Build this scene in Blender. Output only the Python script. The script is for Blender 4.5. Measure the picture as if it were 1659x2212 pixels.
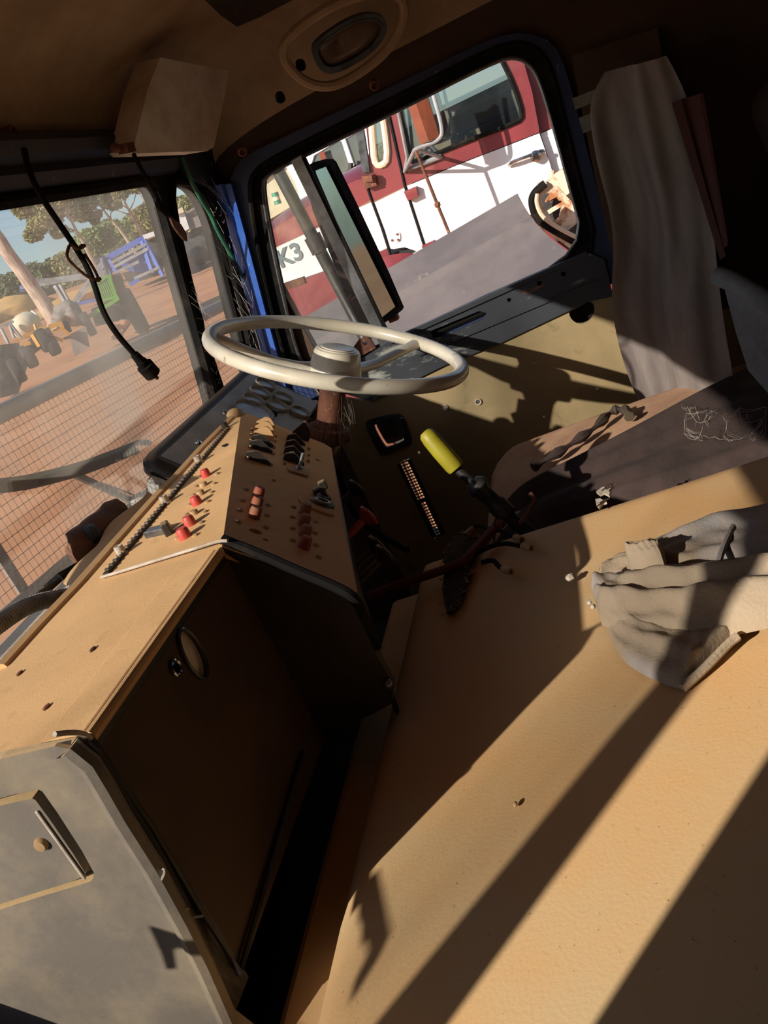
import bpy, bmesh, math, random
from mathutils import Vector, Matrix
from mathutils.geometry import tessellate_polygon

random.seed(7)
for o in list(bpy.data.objects):
    bpy.data.objects.remove(o)
scene = bpy.context.scene
COL = scene.collection

# ------------------------------------------------------------------ camera
# coordinates: x to the driver's side of the truck, y to its nose, z up; the lens is the origin, CZ lifts it over the yard
CZ = 2.25
W, H, F = 1659.0, 2212.0, 1842.666
ROT = Matrix(((0.14621471, 0.41154925, -0.89958239),
              (-0.90552767, -0.31044869, -0.28920797),
              (-0.3982975, 0.8568832, 0.32727707)))
cam = bpy.data.cameras.new('camera')
cam.sensor_fit = 'VERTICAL'
cam.sensor_height = 36.0
cam.lens = 36.0 * F / H
cam.clip_start = 0.02
cam.clip_end = 2000
camo = bpy.data.objects.new('camera', cam)
COL.objects.link(camo)
camo.matrix_world = Matrix.Translation((0, 0, CZ)) @ ROT.to_4x4()
scene.camera = camo

# ------------------------------------------------------------------ light
SUN_D = Vector((0.699, -0.534, -0.475)).normalized()
w = bpy.data.worlds.new('sky')
scene.world = w
w.use_nodes = True
nt = w.node_tree
sky = nt.nodes.new('ShaderNodeTexSky')
sky.sky_type = 'NISHITA'
sky.sun_disc = False
sky.sun_elevation = math.radians(28.4)
sky.sun_rotation = math.radians(307.4)
sky.air_density = 1.0
sky.dust_density = 0.6
sky.ozone_density = 1.5
bg = nt.nodes['Background']
nt.links.new(sky.outputs[0], bg.inputs[0])
bg.inputs[1].default_value = 0.10
sl = bpy.data.lights.new('sun', 'SUN')
sl.energy = 5.2
sl.angle = math.radians(0.6)
sl.color = (1.0, 0.91, 0.80)
so = bpy.data.objects.new('sun', sl)
COL.objects.link(so)
so.rotation_euler = SUN_D.to_track_quat('-Z', 'Y').to_euler()
scene.view_settings.view_transform = 'Standard'
scene.view_settings.look = 'None'
scene.view_settings.gamma = 1.0
scene.view_settings.exposure = 0.28
scene.view_settings.use_curve_mapping = False


# ------------------------------------------------------------------ helpers
def ray(px, py):
    return (ROT @ Vector((px - W / 2, H / 2 - py, -F))).normalized()


def PP(px, py, n, d):
    r = ray(px, py)
    n = Vector(n)
    return r * (d / n.dot(r))


def PX(px, py, x): return PP(px, py, (1, 0, 0), x)
def PY(px, py, y): return PP(px, py, (0, 1, 0), y)
def PZ(px, py, z): return PP(px, py, (0, 0, 1), z)


GSY, GSX = .102, .023
def gz(x, y):
    return -2.25 + GSY * max(y, 0) + GSX * max(x - 2, 0)


def PG(px, py):
    r = ray(px, py)
    return r * ((-2.25 - 2 * GSX) / (r.z - GSY * r.y - GSX * r.x))


BASE = {}


def tag(o, label=None, cat=None, group=None, kind=None):
    if label: o['label'] = label
    if cat: o['category'] = cat
    if group: o['group'] = group
    if kind: o['kind'] = kind
    return o


def thing(name, loc, label=None, cat=None, group=None, kind=None):
    o = bpy.data.objects.new(name, None)
    o.empty_display_size = 0.1
    COL.objects.link(o)
    l = Vector(loc) + Vector((0, 0, CZ))
    o.location = l
    BASE[o.name] = l
    return tag(o, label, cat, group, kind)


def obj(name, bm, m, parent=None, smooth=False, label=None, cat=None, group=None, kind=None, angle=40):
    bmesh.ops.remove_doubles(bm, verts=bm.verts, dist=1e-6)
    bmesh.ops.recalc_face_normals(bm, faces=bm.faces)
    me = bpy.data.meshes.new(name)
    if parent is not None:
        b = BASE[parent.name]
    else:
        xs = [v.co.x for v in bm.verts]; ys = [v.co.y for v in bm.verts]; zs = [v.co.z for v in bm.verts]
        b = Vector(((min(xs) + max(xs)) / 2, (min(ys) + max(ys)) / 2, min(zs) + CZ))
    off = Vector((0, 0, CZ)) - b
    for v in bm.verts:
        v.co += off
    if smooth:
        for f in bm.faces: f.smooth = True
        ca = math.radians(angle)
        for e in bm.edges:
            if len(e.link_faces) == 2 and e.calc_face_angle(0) > ca:
                e.smooth = False
    bm.to_mesh(me)
    bm.free()
    me.materials.append(m)
    o = bpy.data.objects.new(name, me)
    COL.objects.link(o)
    if parent is not None:
        o.parent = parent
        BASE[o.name] = b
    else:
        o.location = b
        BASE[o.name] = b
    return tag(o, label, cat, group, kind)


def dup(o, delta=(0, 0, 0), parent=None):
    c = o.copy()
    COL.objects.link(c)
    if parent is not None: c.parent = parent
    c.location = Vector(o.location) + Vector(delta)
    BASE[c.name] = BASE[o.name] + Vector(delta)
    for ch in [q for q in bpy.data.objects if q.parent == o]:
        d = ch.copy(); COL.objects.link(d); d.parent = c; BASE[d.name] = BASE[ch.name]
        for g in [q for q in bpy.data.objects if q.parent == ch]:
            e = g.copy(); COL.objects.link(e); e.parent = d; BASE[e.name] = BASE[g.name]
    return c


def NB(): return bmesh.new()


def frame_from(d, up=(0, 0, 1)):
    d = Vector(d).normalized()
    u = Vector(up)
    if abs(d.dot(u.normalized())) > .97: u = Vector((1, 0, 0))
    s = d.cross(u).normalized()
    return d, s, s.cross(d).normalized()


def box(bm, c, size, rot=None, bev=0, seg=2):
    r = bmesh.ops.create_cube(bm, size=1)
    vs = r['verts']
    m = Matrix.Diagonal((size[0], size[1], size[2], 1))
    if rot is not None:
        m = rot.to_4x4() @ m
    m = Matrix.Translation(Vector(c)) @ m
    bmesh.ops.transform(bm, matrix=m, verts=vs)
    if bev:
        es = list({e for v in vs for e in v.link_edges})
        bmesh.ops.bevel(bm, geom=es, offset=bev, segments=seg, affect='EDGES', profile=.5)


def bar(bm, a, b, wd, th=None, up=(0, 0, 1), bev=0):
    a, b = Vector(a), Vector(b)
    th = wd if th is None else th
    d, s, u = frame_from(b - a, up)
    rot = Matrix((s, d, u)).transposed()
    box(bm, (a + b) / 2, (wd, (b - a).length, th), rot, bev)


def tube(bm, pts, r, seg=8, closed=False, caps=True):
    pts = [Vector(p) for p in pts]
    n = len(pts)
    rr = r if isinstance(r, (list, tuple)) else [r] * n
    rings = []
    prev = None
    for i, p in enumerate(pts):
        if closed:
            d = (pts[(i + 1) % n] - pts[i - 1])
        else:
            d = pts[min(i + 1, n - 1)] - pts[max(i - 1, 0)]
        d = d.normalized() if d.length else Vector((0, 0, 1))
        if prev is None:
            _, s, u = frame_from(d)
        else:
            s = prev - d * prev.dot(d)
            s = s.normalized() if s.length > 1e-6 else frame_from(d)[1]
            u = s.cross(d)
        prev = s
        rings.append([bm.verts.new(p + (s * math.cos(k * 2 * math.pi / seg) + u * math.sin(k * 2 * math.pi / seg)) * rr[i]) for k in range(seg)])
    rng = range(n) if closed else range(n - 1)
    for i in rng:
        a, b = rings[i], rings[(i + 1) % n]
        for k in range(seg):
            bm.faces.new((a[k], a[(k + 1) % seg], b[(k + 1) % seg], b[k]))
    if caps and not closed:
        bm.faces.new(rings[0][::-1]); bm.faces.new(rings[-1])


def lathe(bm, prof, o, axis, seg=24, cap=True):
    o = Vector(o)
    d, s, u = frame_from(axis)
    rings = []
    for (r, h) in prof:
        if r < 1e-6:
            rings.append([bm.verts.new(o + d * h)])
        else:
            rings.append([bm.verts.new(o + d * h + (s * math.cos(k * 2 * math.pi / seg) + u * math.sin(k * 2 * math.pi / seg)) * r) for k in range(seg)])
    for a, b in zip(rings, rings[1:]):
        for k in range(seg):
            k2 = (k + 1) % seg
            if len(a) == 1 and len(b) == 1: continue
            if len(a) == 1: bm.faces.new((a[0], b[k2], b[k]))
            elif len(b) == 1: bm.faces.new((a[k], a[k2], b[0]))
            else: bm.faces.new((a[k], a[k2], b[k2], b[k]))
    if cap:
        if len(rings[0]) > 1: bm.faces.new(rings[0][::-1])
        if len(rings[-1]) > 1: bm.faces.new(rings[-1])


def plate(bm, outer, holes=(), th=(0, 0, .01)):
    """flat plate with true holes: polygons in 3-D on one plane, thickened by the vector th"""
    th = Vector(th)
    loops = [[Vector(p) for p in outer]] + [[Vector(p) for p in h] for h in holes]
    flat = [p for l in loops for p in l]
    tris = tessellate_polygon(loops)
    a = [bm.verts.new(p) for p in flat]
    b = [bm.verts.new(p + th) for p in flat]
    for t in tris:
        try:
            bm.faces.new([a[i] for i in t]); bm.faces.new([b[i] for i in reversed(t)])
        except ValueError:
            pass
    k = 0
    for l in loops:
        n = len(l)
        for i in range(n):
            i0, i1 = k + i, k + (i + 1) % n
            try: bm.faces.new((a[i0], a[i1], b[i1], b[i0]))
            except ValueError: pass
        k += n


def grid(bm, fn, nu, nv, th=None):
    g = [[bm.verts.new(Vector(fn(i / nu, j / nv))) for j in range(nv + 1)] for i in range(nu + 1)]
    fs = []
    for i in range(nu):
        for j in range(nv):
            fs.append(bm.faces.new((g[i][j], g[i + 1][j], g[i + 1][j + 1], g[i][j + 1])))
    if th:
        bmesh.ops.recalc_face_normals(bm, faces=fs)
        bmesh.ops.solidify(bm, geom=fs, thickness=th)
    return g


def sph(bm, c, r, sub=2, scale=(1, 1, 1), rot=None):
    x = bmesh.ops.create_icosphere(bm, subdivisions=sub, radius=r)
    m = Matrix.Translation(Vector(c)) @ (rot.to_4x4() if rot else Matrix()) @ Matrix.Diagonal((*scale, 1))
    bmesh.ops.transform(bm, matrix=m, verts=x['verts'])


def chaikin(p, it=2, closed=True):
    p = [Vector(q) for q in p]
    for _ in range(it):
        q = []
        n = len(p)
        if not closed: q.append(p[0])
        for i in range(n if closed else n - 1):
            a, b = p[i], p[(i + 1) % n]
            q += [a * .75 + b * .25, a * .25 + b * .75]
        if not closed: q.append(p[-1])
        p = q
    return p


def circ(c, r, u, v, n=16):
    c, u, v = Vector(c), Vector(u), Vector(v)
    return [c + (u * math.cos(2 * math.pi * k / n) + v * math.sin(2 * math.pi * k / n)) * r for k in range(n)]


def lerp(a, b, t): return Vector(a) * (1 - t) + Vector(b) * t


# ------------------------------------------------------------------ materials
def lin(c):
    return tuple((x / 12.92 if x <= .04045 else ((x + .055) / 1.055) ** 2.4) for x in [y / 255 for y in c])


MATS = {}


def mat(name, rgb, rough=.6, *a_, spec=.5, **k_):
    m = mat_(name, rgb, rough, *a_, **k_)
    m.node_tree.nodes['Principled BSDF'].inputs['Specular IOR Level'].default_value = spec
    return m


def mat_(name, rgb, rough=.6, c2=None, scale=8, bump=0, bscale=60, metal=0, lo=.4, hi=.62, c3=None, s3=40, lo3=.62, hi3=.7,
        dust=None, dlo=.6, dhi=.95, coat=0, detail=6, stretch=None):
    m = bpy.data.materials.new(name)
    m.use_nodes = True
    t = m.node_tree
    b = t.nodes['Principled BSDF']
    b.inputs['Roughness'].default_value = rough
    b.inputs['Metallic'].default_value = metal
    b.inputs['Coat Weight'].default_value = coat
    tc = t.nodes.new('ShaderNodeTexCoord')
    src = tc.outputs['Object']
    if stretch:
        mp = t.nodes.new('ShaderNodeMapping')
        mp.inputs['Scale'].default_value = stretch
        t.links.new(src, mp.inputs[0]); src = mp.outputs[0]
    rgbn = t.nodes.new('ShaderNodeRGB')
    rgbn.outputs[0].default_value = (*lin(rgb), 1)
    cur = rgbn.outputs[0]

    def layer(cur, col, sc, l, h, det=detail):
        nz = t.nodes.new('ShaderNodeTexNoise')
        nz.inputs['Scale'].default_value = sc
        nz.inputs['Detail'].default_value = det
        nz.inputs['Roughness'].default_value = .65
        t.links.new(src, nz.inputs['Vector'])
        mr = t.nodes.new('ShaderNodeMapRange')
        mr.inputs[1].default_value = l; mr.inputs[2].default_value = h
        t.links.new(nz.outputs[0], mr.inputs[0])
        mx = t.nodes.new('ShaderNodeMix'); mx.data_type = 'RGBA'
        t.links.new(mr.outputs[0], mx.inputs[0])
        t.links.new(cur, mx.inputs[6])
        mx.inputs[7].default_value = (*lin(col), 1)
        return mx.outputs[2]
    if c2: cur = layer(cur, c2, scale, lo, hi)
    if c3: cur = layer(cur, c3, s3, lo3, hi3, 3)
    if dust:
        ge = t.nodes.new('ShaderNodeNewGeometry')
        sx = t.nodes.new('ShaderNodeSeparateXYZ')
        t.links.new(ge.outputs['Normal'], sx.inputs[0])
        mr = t.nodes.new('ShaderNodeMapRange')
        mr.inputs[1].default_value = dlo; mr.inputs[2].default_value = dhi
        t.links.new(sx.outputs[2], mr.inputs[0])
        mx = t.nodes.new('ShaderNodeMix'); mx.data_type = 'RGBA'
        t.links.new(mr.outputs[0], mx.inputs[0])
        t.links.new(cur, mx.inputs[6])
        mx.inputs[7].default_value = (*lin(dust), 1)
        cur = mx.outputs[2]
    t.links.new(cur, b.inputs['Base Color'])
    if bump:
        nz = t.nodes.new('ShaderNodeTexNoise')
        nz.inputs['Scale'].default_value = bscale
        nz.inputs['Detail'].default_value = 4
        t.links.new(src, nz.inputs['Vector'])
        bp = t.nodes.new('ShaderNodeBump')
        bp.inputs['Strength'].default_value = bump
        bp.inputs['Distance'].default_value = .002
        t.links.new(nz.outputs[0], bp.inputs['Height'])
        t.links.new(bp.outputs[0], b.inputs['Normal'])
    MATS[name] = m
    return m


def glass(name, tint=(1, 1, 1), dust=.06, dustcol=(205, 200, 190), refl=.06, patch=.18, scale=3.0, rough=.02, stretch=(1, 1, .35)):
    m = bpy.data.materials.new(name)
    m.use_nodes = True
    t = m.node_tree
    t.nodes.clear()
    out = t.nodes.new('ShaderNodeOutputMaterial')
    tr = t.nodes.new('ShaderNodeBsdfTransparent'); tr.inputs[0].default_value = (*tint, 1)
    gl = t.nodes.new('ShaderNodeBsdfGlossy'); gl.inputs['Roughness'].default_value = rough
    df = t.nodes.new('ShaderNodeBsdfDiffuse'); df.inputs[0].default_value = (*lin(dustcol), 1)
    tl = t.nodes.new('ShaderNodeBsdfTranslucent'); tl.inputs[0].default_value = (*lin(dustcol), 1)
    ad = t.nodes.new('ShaderNodeMixShader'); ad.inputs[0].default_value = .5
    t.links.new(df.outputs[0], ad.inputs[1]); t.links.new(tl.outputs[0], ad.inputs[2])
    m1 = t.nodes.new('ShaderNodeMixShader'); m1.inputs[0].default_value = refl
    t.links.new(tr.outputs[0], m1.inputs[1]); t.links.new(gl.outputs[0], m1.inputs[2])
    tc = t.nodes.new('ShaderNodeTexCoord')
    mp = t.nodes.new('ShaderNodeMapping'); mp.inputs['Scale'].default_value = stretch
    t.links.new(tc.outputs['Object'], mp.inputs[0])
    nz = t.nodes.new('ShaderNodeTexNoise'); nz.inputs['Scale'].default_value = scale; nz.inputs['Detail'].default_value = 7
    t.links.new(mp.outputs[0], nz.inputs['Vector'])
    mr = t.nodes.new('ShaderNodeMapRange')
    mr.inputs[1].default_value = .45; mr.inputs[2].default_value = .72
    mr.inputs[3].default_value = dust; mr.inputs[4].default_value = dust + patch
    t.links.new(nz.outputs[0], mr.inputs[0])
    m2 = t.nodes.new('ShaderNodeMixShader')
    t.links.new(mr.outputs[0], m2.inputs[0])
    t.links.new(m1.outputs[0], m2.inputs[1]); t.links.new(ad.outputs[0], m2.inputs[2])
    t.links.new(m2.outputs[0], out.inputs[0])
    return m


M = MATS
mat('tan_vinyl', (221, 173, 116), .75, (212, 182, 136), 2.2, .12, 260, c3=(160, 120, 78), s3=170, lo3=.66, hi3=.76)
mat('tan_dash', (230, 184, 128), .8, (216, 172, 118), 5, .12, 300, c3=(200, 158, 108), s3=30, lo3=.6, hi3=.8)
mat('khaki_panel', (174, 152, 112), .5, (150, 134, 98), 4, .05, 30, c3=(120, 106, 80), s3=14, lo3=.62, hi3=.8)
mat('chipped_paint', (58, 62, 68), .5, (158, 160, 150), 9, .15, 40, lo=.51, hi=.57, stretch=(1, .35, 1), c3=(140, 96, 60), s3=16, lo3=.66, hi3=.7)
mat('dark_blue_paint', (34, 42, 62), .5, (48, 48, 52), 9, .1, 40, c3=(120, 110, 96), s3=30, lo3=.68, hi3=.74)
mat('blue_paint', (42, 84, 168), .4, (60, 100, 176), 6, .05, 50, c3=(150, 150, 150), s3=50, lo3=.68, hi3=.74)
mat('black_rubber', (24, 23, 22), .85, (58, 50, 42), 10, .2, 60, lo=.5, hi=.75, spec=.12)
mat('black_metal', (30, 30, 32), .45, (60, 55, 50), 20, .1, 60)
mat('grey_plastic', (122, 114, 104), .5, (152, 138, 116), 9, .2, 120, lo=.45, hi=.7, dust=(206, 176, 130), dlo=.35, dhi=.8)
mat('black_vinyl', (40, 36, 33), .5, (58, 48, 38), 8, .2, 120, dust=(150, 124, 88), dlo=.75, dhi=1.0)
mat('brown_panel', (84, 60, 40), .7, (70, 50, 34), 6, .15, 80)
mat('headliner', (184, 156, 124), .85, (160, 132, 102), 5, .2, 60)
mat('headliner_dark', (44, 34, 28), .9, (60, 46, 36), 6)
mat('cream_plastic', (246, 236, 222), .6, (208, 186, 162), 7, .03, 40)
mat('cream_wheel', (232, 224, 204), .32, (214, 204, 180), 7, .02, 40, c3=(150, 130, 96), s3=24, lo3=.64, hi3=.75, coat=.3)
mat('rust', (122, 74, 52), .8, (84, 52, 40), 18, .4, 90, c3=(170, 120, 84), s3=50, lo3=.6, hi3=.7)
mat('steel', (150, 152, 156), .35, (110, 108, 106), 12, .05, 50, metal=.8)
mat('chrome', (210, 212, 216), .18, (170, 165, 155), 16, metal=1)
mat('dark_chrome', (96, 98, 102), .3, (60, 60, 62), 14, metal=.35)
mat('seat_fabric', (196, 156, 122), .9, (176, 136, 108), 9, .4, 300)
mat('seat_cover', (72, 56, 52), .9, (50, 40, 36), 7, .4, 120, c3=(88, 76, 58), s3=5, lo3=.55, hi3=.7)
mat('curtain', (136, 127, 120), .9, (116, 106, 102), 3, .2, 200, stretch=(6, 6, 1))
mat('curtain_red', (64, 28, 20), .9)
mat('rag', (166, 148, 124), .95, (150, 134, 114), 7, .5, 260, c3=(158, 156, 158), s3=6, lo3=.55, hi3=.7)
mat('yellow_grip', (166, 156, 38), .5, (146, 136, 36), 8)
mat('gauge_glass', (176, 186, 196), .25, (150, 160, 170), 9, coat=.4)
mat('gauge_rim', (170, 158, 138), .45, (120, 108, 92), 20)
mat('gauge_panel', (176, 172, 166), .55, (150, 146, 140), 9, dust=(150, 130, 100), dlo=.9, dhi=1.0)
mat('red_knob', (206, 64, 56), .5, (190, 90, 74), 20)
mat('dull_red_knob', (150, 72, 50), .7, (140, 96, 64), 30)
mat('dusty_knob', (196, 160, 112), .7, (160, 128, 90), 20)
mat('white_cord', (200, 188, 172), .8, (166, 150, 130), 40)
mat('green_hose', (56, 132, 96), .5, (40, 100, 76), 12)
mat('dead_leaf', (126, 88, 66), .8, (96, 66, 50), 20)
mat('web', (190, 180, 164), .9)
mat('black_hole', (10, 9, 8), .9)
mat('hose_grey', (186, 178, 164), .7, (120, 110, 98), 12)
mat('cowl_grey', (196, 190, 182), .6, (168, 158, 146), 6)
mat('wiper_green', (104, 108, 86), .8, (84, 86, 72), 30)
mat('mesh_wire', (140, 108, 82), .7)
mat('shaded_door_blue', (40, 58, 100), .45, (36, 48, 78), 6, .05, 50, c3=(120, 116, 110), s3=50, lo3=.68, hi3=.74)  # same blue paint darkened, shade on the door frame put into the colour
mat('floor_mat', (52, 40, 32), .9, (34, 28, 24), 6)
mat('orange_lens', (120, 96, 78), .35, (100, 80, 66), 30)
mat('label_plate', (150, 148, 142), .5, (120, 118, 112), 30)
mat('bunk_vinyl', (128, 130, 132), .7, (100, 102, 104), 9, .3, 120)
mat('red_wire', (98, 48, 34), .7)
mat('foam', (70, 52, 34), 1, (30, 22, 16), 40, .6, 90)
mat('white_card', (238, 224, 204), .8)
# outside
mat('dirt', (203, 143, 97), .95, (186, 126, 84), .5, .3, 3, c3=(150, 112, 84), s3=1.6, lo3=.6, hi3=.75)
mat('sand', (222, 176, 106), .95, (200, 156, 96), 1, .4, 3)
mat('maroon', (138, 56, 60), .4, (120, 48, 52), 3, c3=(158, 92, 88), s3=2, lo3=.58, hi3=.7, coat=.3)
mat('truck_white', (238, 236, 236), .4, (226, 222, 220), 2, c3=(206, 160, 120), s3=5, lo3=.7, hi3=.76)
mat('truck_dark', (38, 34, 36), .6)
mat('sheet_grey', (128, 117, 113), .5, (112, 103, 101), 3, c3=(150, 138, 126), s3=9, lo3=.66, hi3=.72)
mat('rusty_white', (232, 214, 186), .6, (178, 112, 66), 9, .2, 40, lo=.5, hi=.6)
mat('orange_rust', (130, 66, 38), .7, (112, 54, 32), 6)
mat('mirror_glass', (150, 172, 178), .05, (140, 160, 168), 6, metal=1)
mat('k3_grey', (110, 124, 128), .5)
mat('trunk', (206, 182, 162), .9, (160, 134, 116), 3, .5, 20, stretch=(4, 4, .6))
mat('branch', (196, 176, 152), .9, (140, 120, 100), 3)
mat('leaf_olive', (156, 152, 92), .8, (124, 126, 78), .5)
mat('leaf_dark', (112, 120, 84), .8, (86, 96, 68), .6)
mat('leaf_green', (142, 158, 92), .8, (112, 128, 76), .6)
mat('blue_machine', (66, 98, 190), .5, (90, 120, 200), 1)
mat('steel_grey', (168, 170, 174), .6, (130, 128, 126), 2)
mat('tractor_green', (112, 178, 62), .5, (96, 158, 54), 2)
mat('machine_yellow', (224, 164, 56), .5, (196, 138, 46), 2)
mat('mixer_cream', (236, 220, 190), .7, (220, 198, 166), 2)
mat('tyre', (48, 46, 46), .9, (74, 68, 62), 4)
mat('tank_grey', (150, 140, 134), .6, (120, 108, 100), 1)
mat('pale_green', (150, 196, 166), .6)
mat('cream_wall', (232, 220, 190), .9, (216, 200, 168), 1)
mat('drum_green', (60, 140, 110), .5)
mat('scrap', (56, 54, 56), .9, (90, 84, 80), 3)
mat('clay_rock', (198, 142, 100), .95, (170, 118, 84), 3)
G_WS = glass('windscreen_glass', (.98, .985, .99), .085, refl=.03, patch=.26)
G_CLEAR = glass('clear_glass', (.95, .98, .97), .05, refl=.06, patch=.06, scale=9)
G_TRUCK = glass('truck_glass', (.62, .68, .7), .04, (170, 190, 200), refl=.16, patch=.08, scale=4)
G_GAUGE = M['gauge_glass']

# ================================================================== THE CAB SHELL
DX = 2.10                                   # inner face of the driver's door
WSN, WSD = (0, 1, .225), .763               # plane of the windscreen: y = .763 - .225 z


def ws(x, z, o=0.0):
    k = max(0, min(1, (.25 - x) / .39)) ** 2
    return Vector((x, (WSD - .225 * z) * (1 - k) + .700 * k + o, z))
def WS(px, py, o=0.0): return PP(px, py, WSN, WSD + o)
def rrect(x0, x1, z0, z1, r, f, n=5):
    out = []
    for cx, cz, a0 in ((x1 - r, z1 - r, 0), (x0 + r, z1 - r, 90), (x0 + r, z0 + r, 180), (x1 - r, z0 + r, 270)):
        for k in range(n + 1):
            a = math.radians(a0 + 90 * k / n)
            out.append(f(cx + r * math.cos(a), cz + r * math.sin(a)))
    return out


# ---- windscreen wall (front)
bm = NB()
outer = [ws(-.14, -1.12), ws(2.06, -1.12), ws(2.06, .30), ws(.25, .30), ws(.05, .30), ws(-.14, .30), ws(-.14, 0), ws(-.14, -.4)]
WMAIN = rrect(-.13, 1.775, -.345, .197, .045, ws)
WMAIN = [p for p in WMAIN if not (p.x < .3 and p.z < -.1)]
WMAIN = WMAIN[:12] + [ws(.10, .197), ws(-.05, .197)][:0] + WMAIN[12:]
WMAIN.insert(12, ws(-.13, -.22)); WMAIN.insert(13, ws(-.10, -.275)); WMAIN.insert(14, ws(.06, -.325)); WMAIN.insert(15, ws(.18, -.375)); WMAIN.insert(16, ws(.42, -.435))
cp = [WS(358, 382), WS(405, 393), WS(440, 425), WS(468, 500), WS(492, 590), WS(520, 680), WS(548, 790), WS(560, 860), ws(1.80, -.345)]
WCORN = chaikin([ws(1.808, .19)] + cp[1:], 2)
plate(bm, outer, [WMAIN, WCORN], (0, .03, .007))
wf = obj('wall_front', bm, M['black_rubber'], kind='structure')
# rubber lips round the panes, standing proud of the frame
bm = NB(); tube(bm, [p + Vector((0, -.004, 0)) for p in WMAIN], .011, 6, True); obj('rubber_seal', bm, M['black_rubber'], wf, True)
bm = NB(); tube(bm, [p + Vector((0, -.004, 0)) for p in WCORN], .009, 6, True); obj('rubber_seal', bm, M['black_rubber'], wf, True)
# unseen strips added in the passenger corner of the screen, outlined to cast two shadows
def back_to_screen(p):
    t_ = (p.y - .712) / SUN_D.y
    return p - SUN_D * t_
for pts_ in ([PX(a, b, .45) for a, b in [(278, 2018), (330, 2034), (420, 2055), (470, 2085), (468, 2100), (395, 2076), (340, 2064), (328, 2072), (334, 2110), (318, 2112), (305, 2075)]],
             [PZ(a, b, -.553) for a, b in [(815, 1880), (846, 2010), (822, 2062), (762, 2160), (770, 2120), (800, 2060), (796, 2030), (784, 2040), (782, 2000), (772, 1990), (770, 1940)]]):
    bm = NB(); plate(bm, [back_to_screen(p) for p in pts_], [], (0, -.003, 0)); obj('shadow_caster', bm, M['black_rubber'], wf)
# dusty glass
bm = NB(); plate(bm, [p + Vector((0, .012, 0)) for p in WMAIN], [], (0, .004, 0)); obj('window_1', bm, G_WS, kind='structure')
bm = NB(); plate(bm, [p + Vector((0, .012, 0)) for p in WCORN], [], (0, .004, 0)); obj('window_2', bm, G_WS, kind='structure')
# blue header rail above the screen
bm = NB()
def hdr(u, v):
    x = -.13 + 2.17 * u
    prof = [(.0, .205), (-.012, .212), (-.02, .228), (-.012, .242), (-.03, .25), (-.034, .268), (-.022, .285), (0, .292)]
    k = v * (len(prof) - 1); i = min(int(k), len(prof) - 2); f = k - i
    yo = prof[i][0] * (1 - f) + prof[i + 1][0] * f; z = prof[i][1] * (1 - f) + prof[i + 1][1] * f
    return ws(x, z, yo)
grid(bm, hdr, 30, 14, .004)
obj('trim_1', bm, M['dark_blue_paint'], kind='structure', smooth=True)

# ---- driver's side wall: blue surround, black seal, khaki door panel
def L(pts, x): return [PX(a, b, x) for a, b in pts]
LW = [(563, 400), (580, 376), (640, 345), (860, 240), (1060, 137), (1112, 122), (1150, 143), (1174, 198), (1222, 370), (1268, 545), (1050, 640), (842, 736), (700, 800), (664, 796), (642, 765), (600, 590)]
LI = [(536, 412), (548, 370), (590, 342), (640, 316), (860, 208), (1060, 106), (1125, 90), (1172, 112), (1198, 172), (1246, 370), (1302, 575), (1060, 668), (850, 762), (690, 832), (636, 828), (612, 770), (566, 590)]
LO = [(498, 420), (500, 372), (530, 335), (600, 302), (860, 180), (1060, 82), (1135, 68), (1196, 92), (1226, 156), (1280, 370), (1335, 590), (1330, 618), (1060, 700), (850, 795), (690, 868), (640, 862), (606, 800), (545, 600)]
wallr_door = thing('door_1', PX(1000, 800, DX), kind='structure')
bm = NB(); plate(bm, chaikin(L(LO, DX - .006)), [chaikin(L(LI, DX - .006))], (.05, 0, 0))
obj('door_frame', bm, M['shaded_door_blue'], wallr_door)
bm = NB(); plate(bm, chaikin(L(LI, DX + .004)), [chaikin(L(LW, DX + .004))], (.03, 0, 0))
obj('rubber_seal', bm, M['black_rubber'], wallr_door)
bm = NB(); tube(bm, chaikin(L(LI, DX - .008)), .006, 6, True); obj('inner_lip', bm, M['black_rubber'], wallr_door, True)
bm = NB(); tube(bm, [p + Vector((-.002, 0, 0)) for p in chaikin(L(LW, DX + .004))], .0045, 6, True); obj('channel_lip', bm, M['steel'], wallr_door, True)
# sill rail with flaking paint
bm = NB()
sill = [(690, 834), (842, 736), (1050, 640), (1268, 545), (1305, 560), (1325, 640), (1270, 652), (1080, 742), (960, 790), (800, 868)]
plate(bm, L(sill, DX - .018), [L([(930, 715), (1035, 672), (1052, 676), (1042, 690), (960, 726), (935, 730)], DX - .018),
                               circ(PX(1165, 612, DX - .018), .006, (0, 1, 0), (0, 0, 1), 10), circ(PX(1100, 648, DX - .018), .005, (0, 1, 0), (0, 0, 1), 10),
                               circ(PX(1217, 592, DX - .018), .006, (0, 1, 0), (0, 0, 1), 10)], (.03, 0, 0))
obj('sill_rail', bm, M['chipped_paint'], wallr_door, label='dark window sill rail with flaking pale paint')
bm = NB()
bar(bm, PX(842, 738, DX - .018), PX(1268, 547, DX - .018), .012, .01)
bar(bm, PX(905, 768, DX - .02), PX(1290, 606, DX - .02), .006, .004)
obj('sill_strip', bm, M['chipped_paint'], wallr_door)
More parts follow.
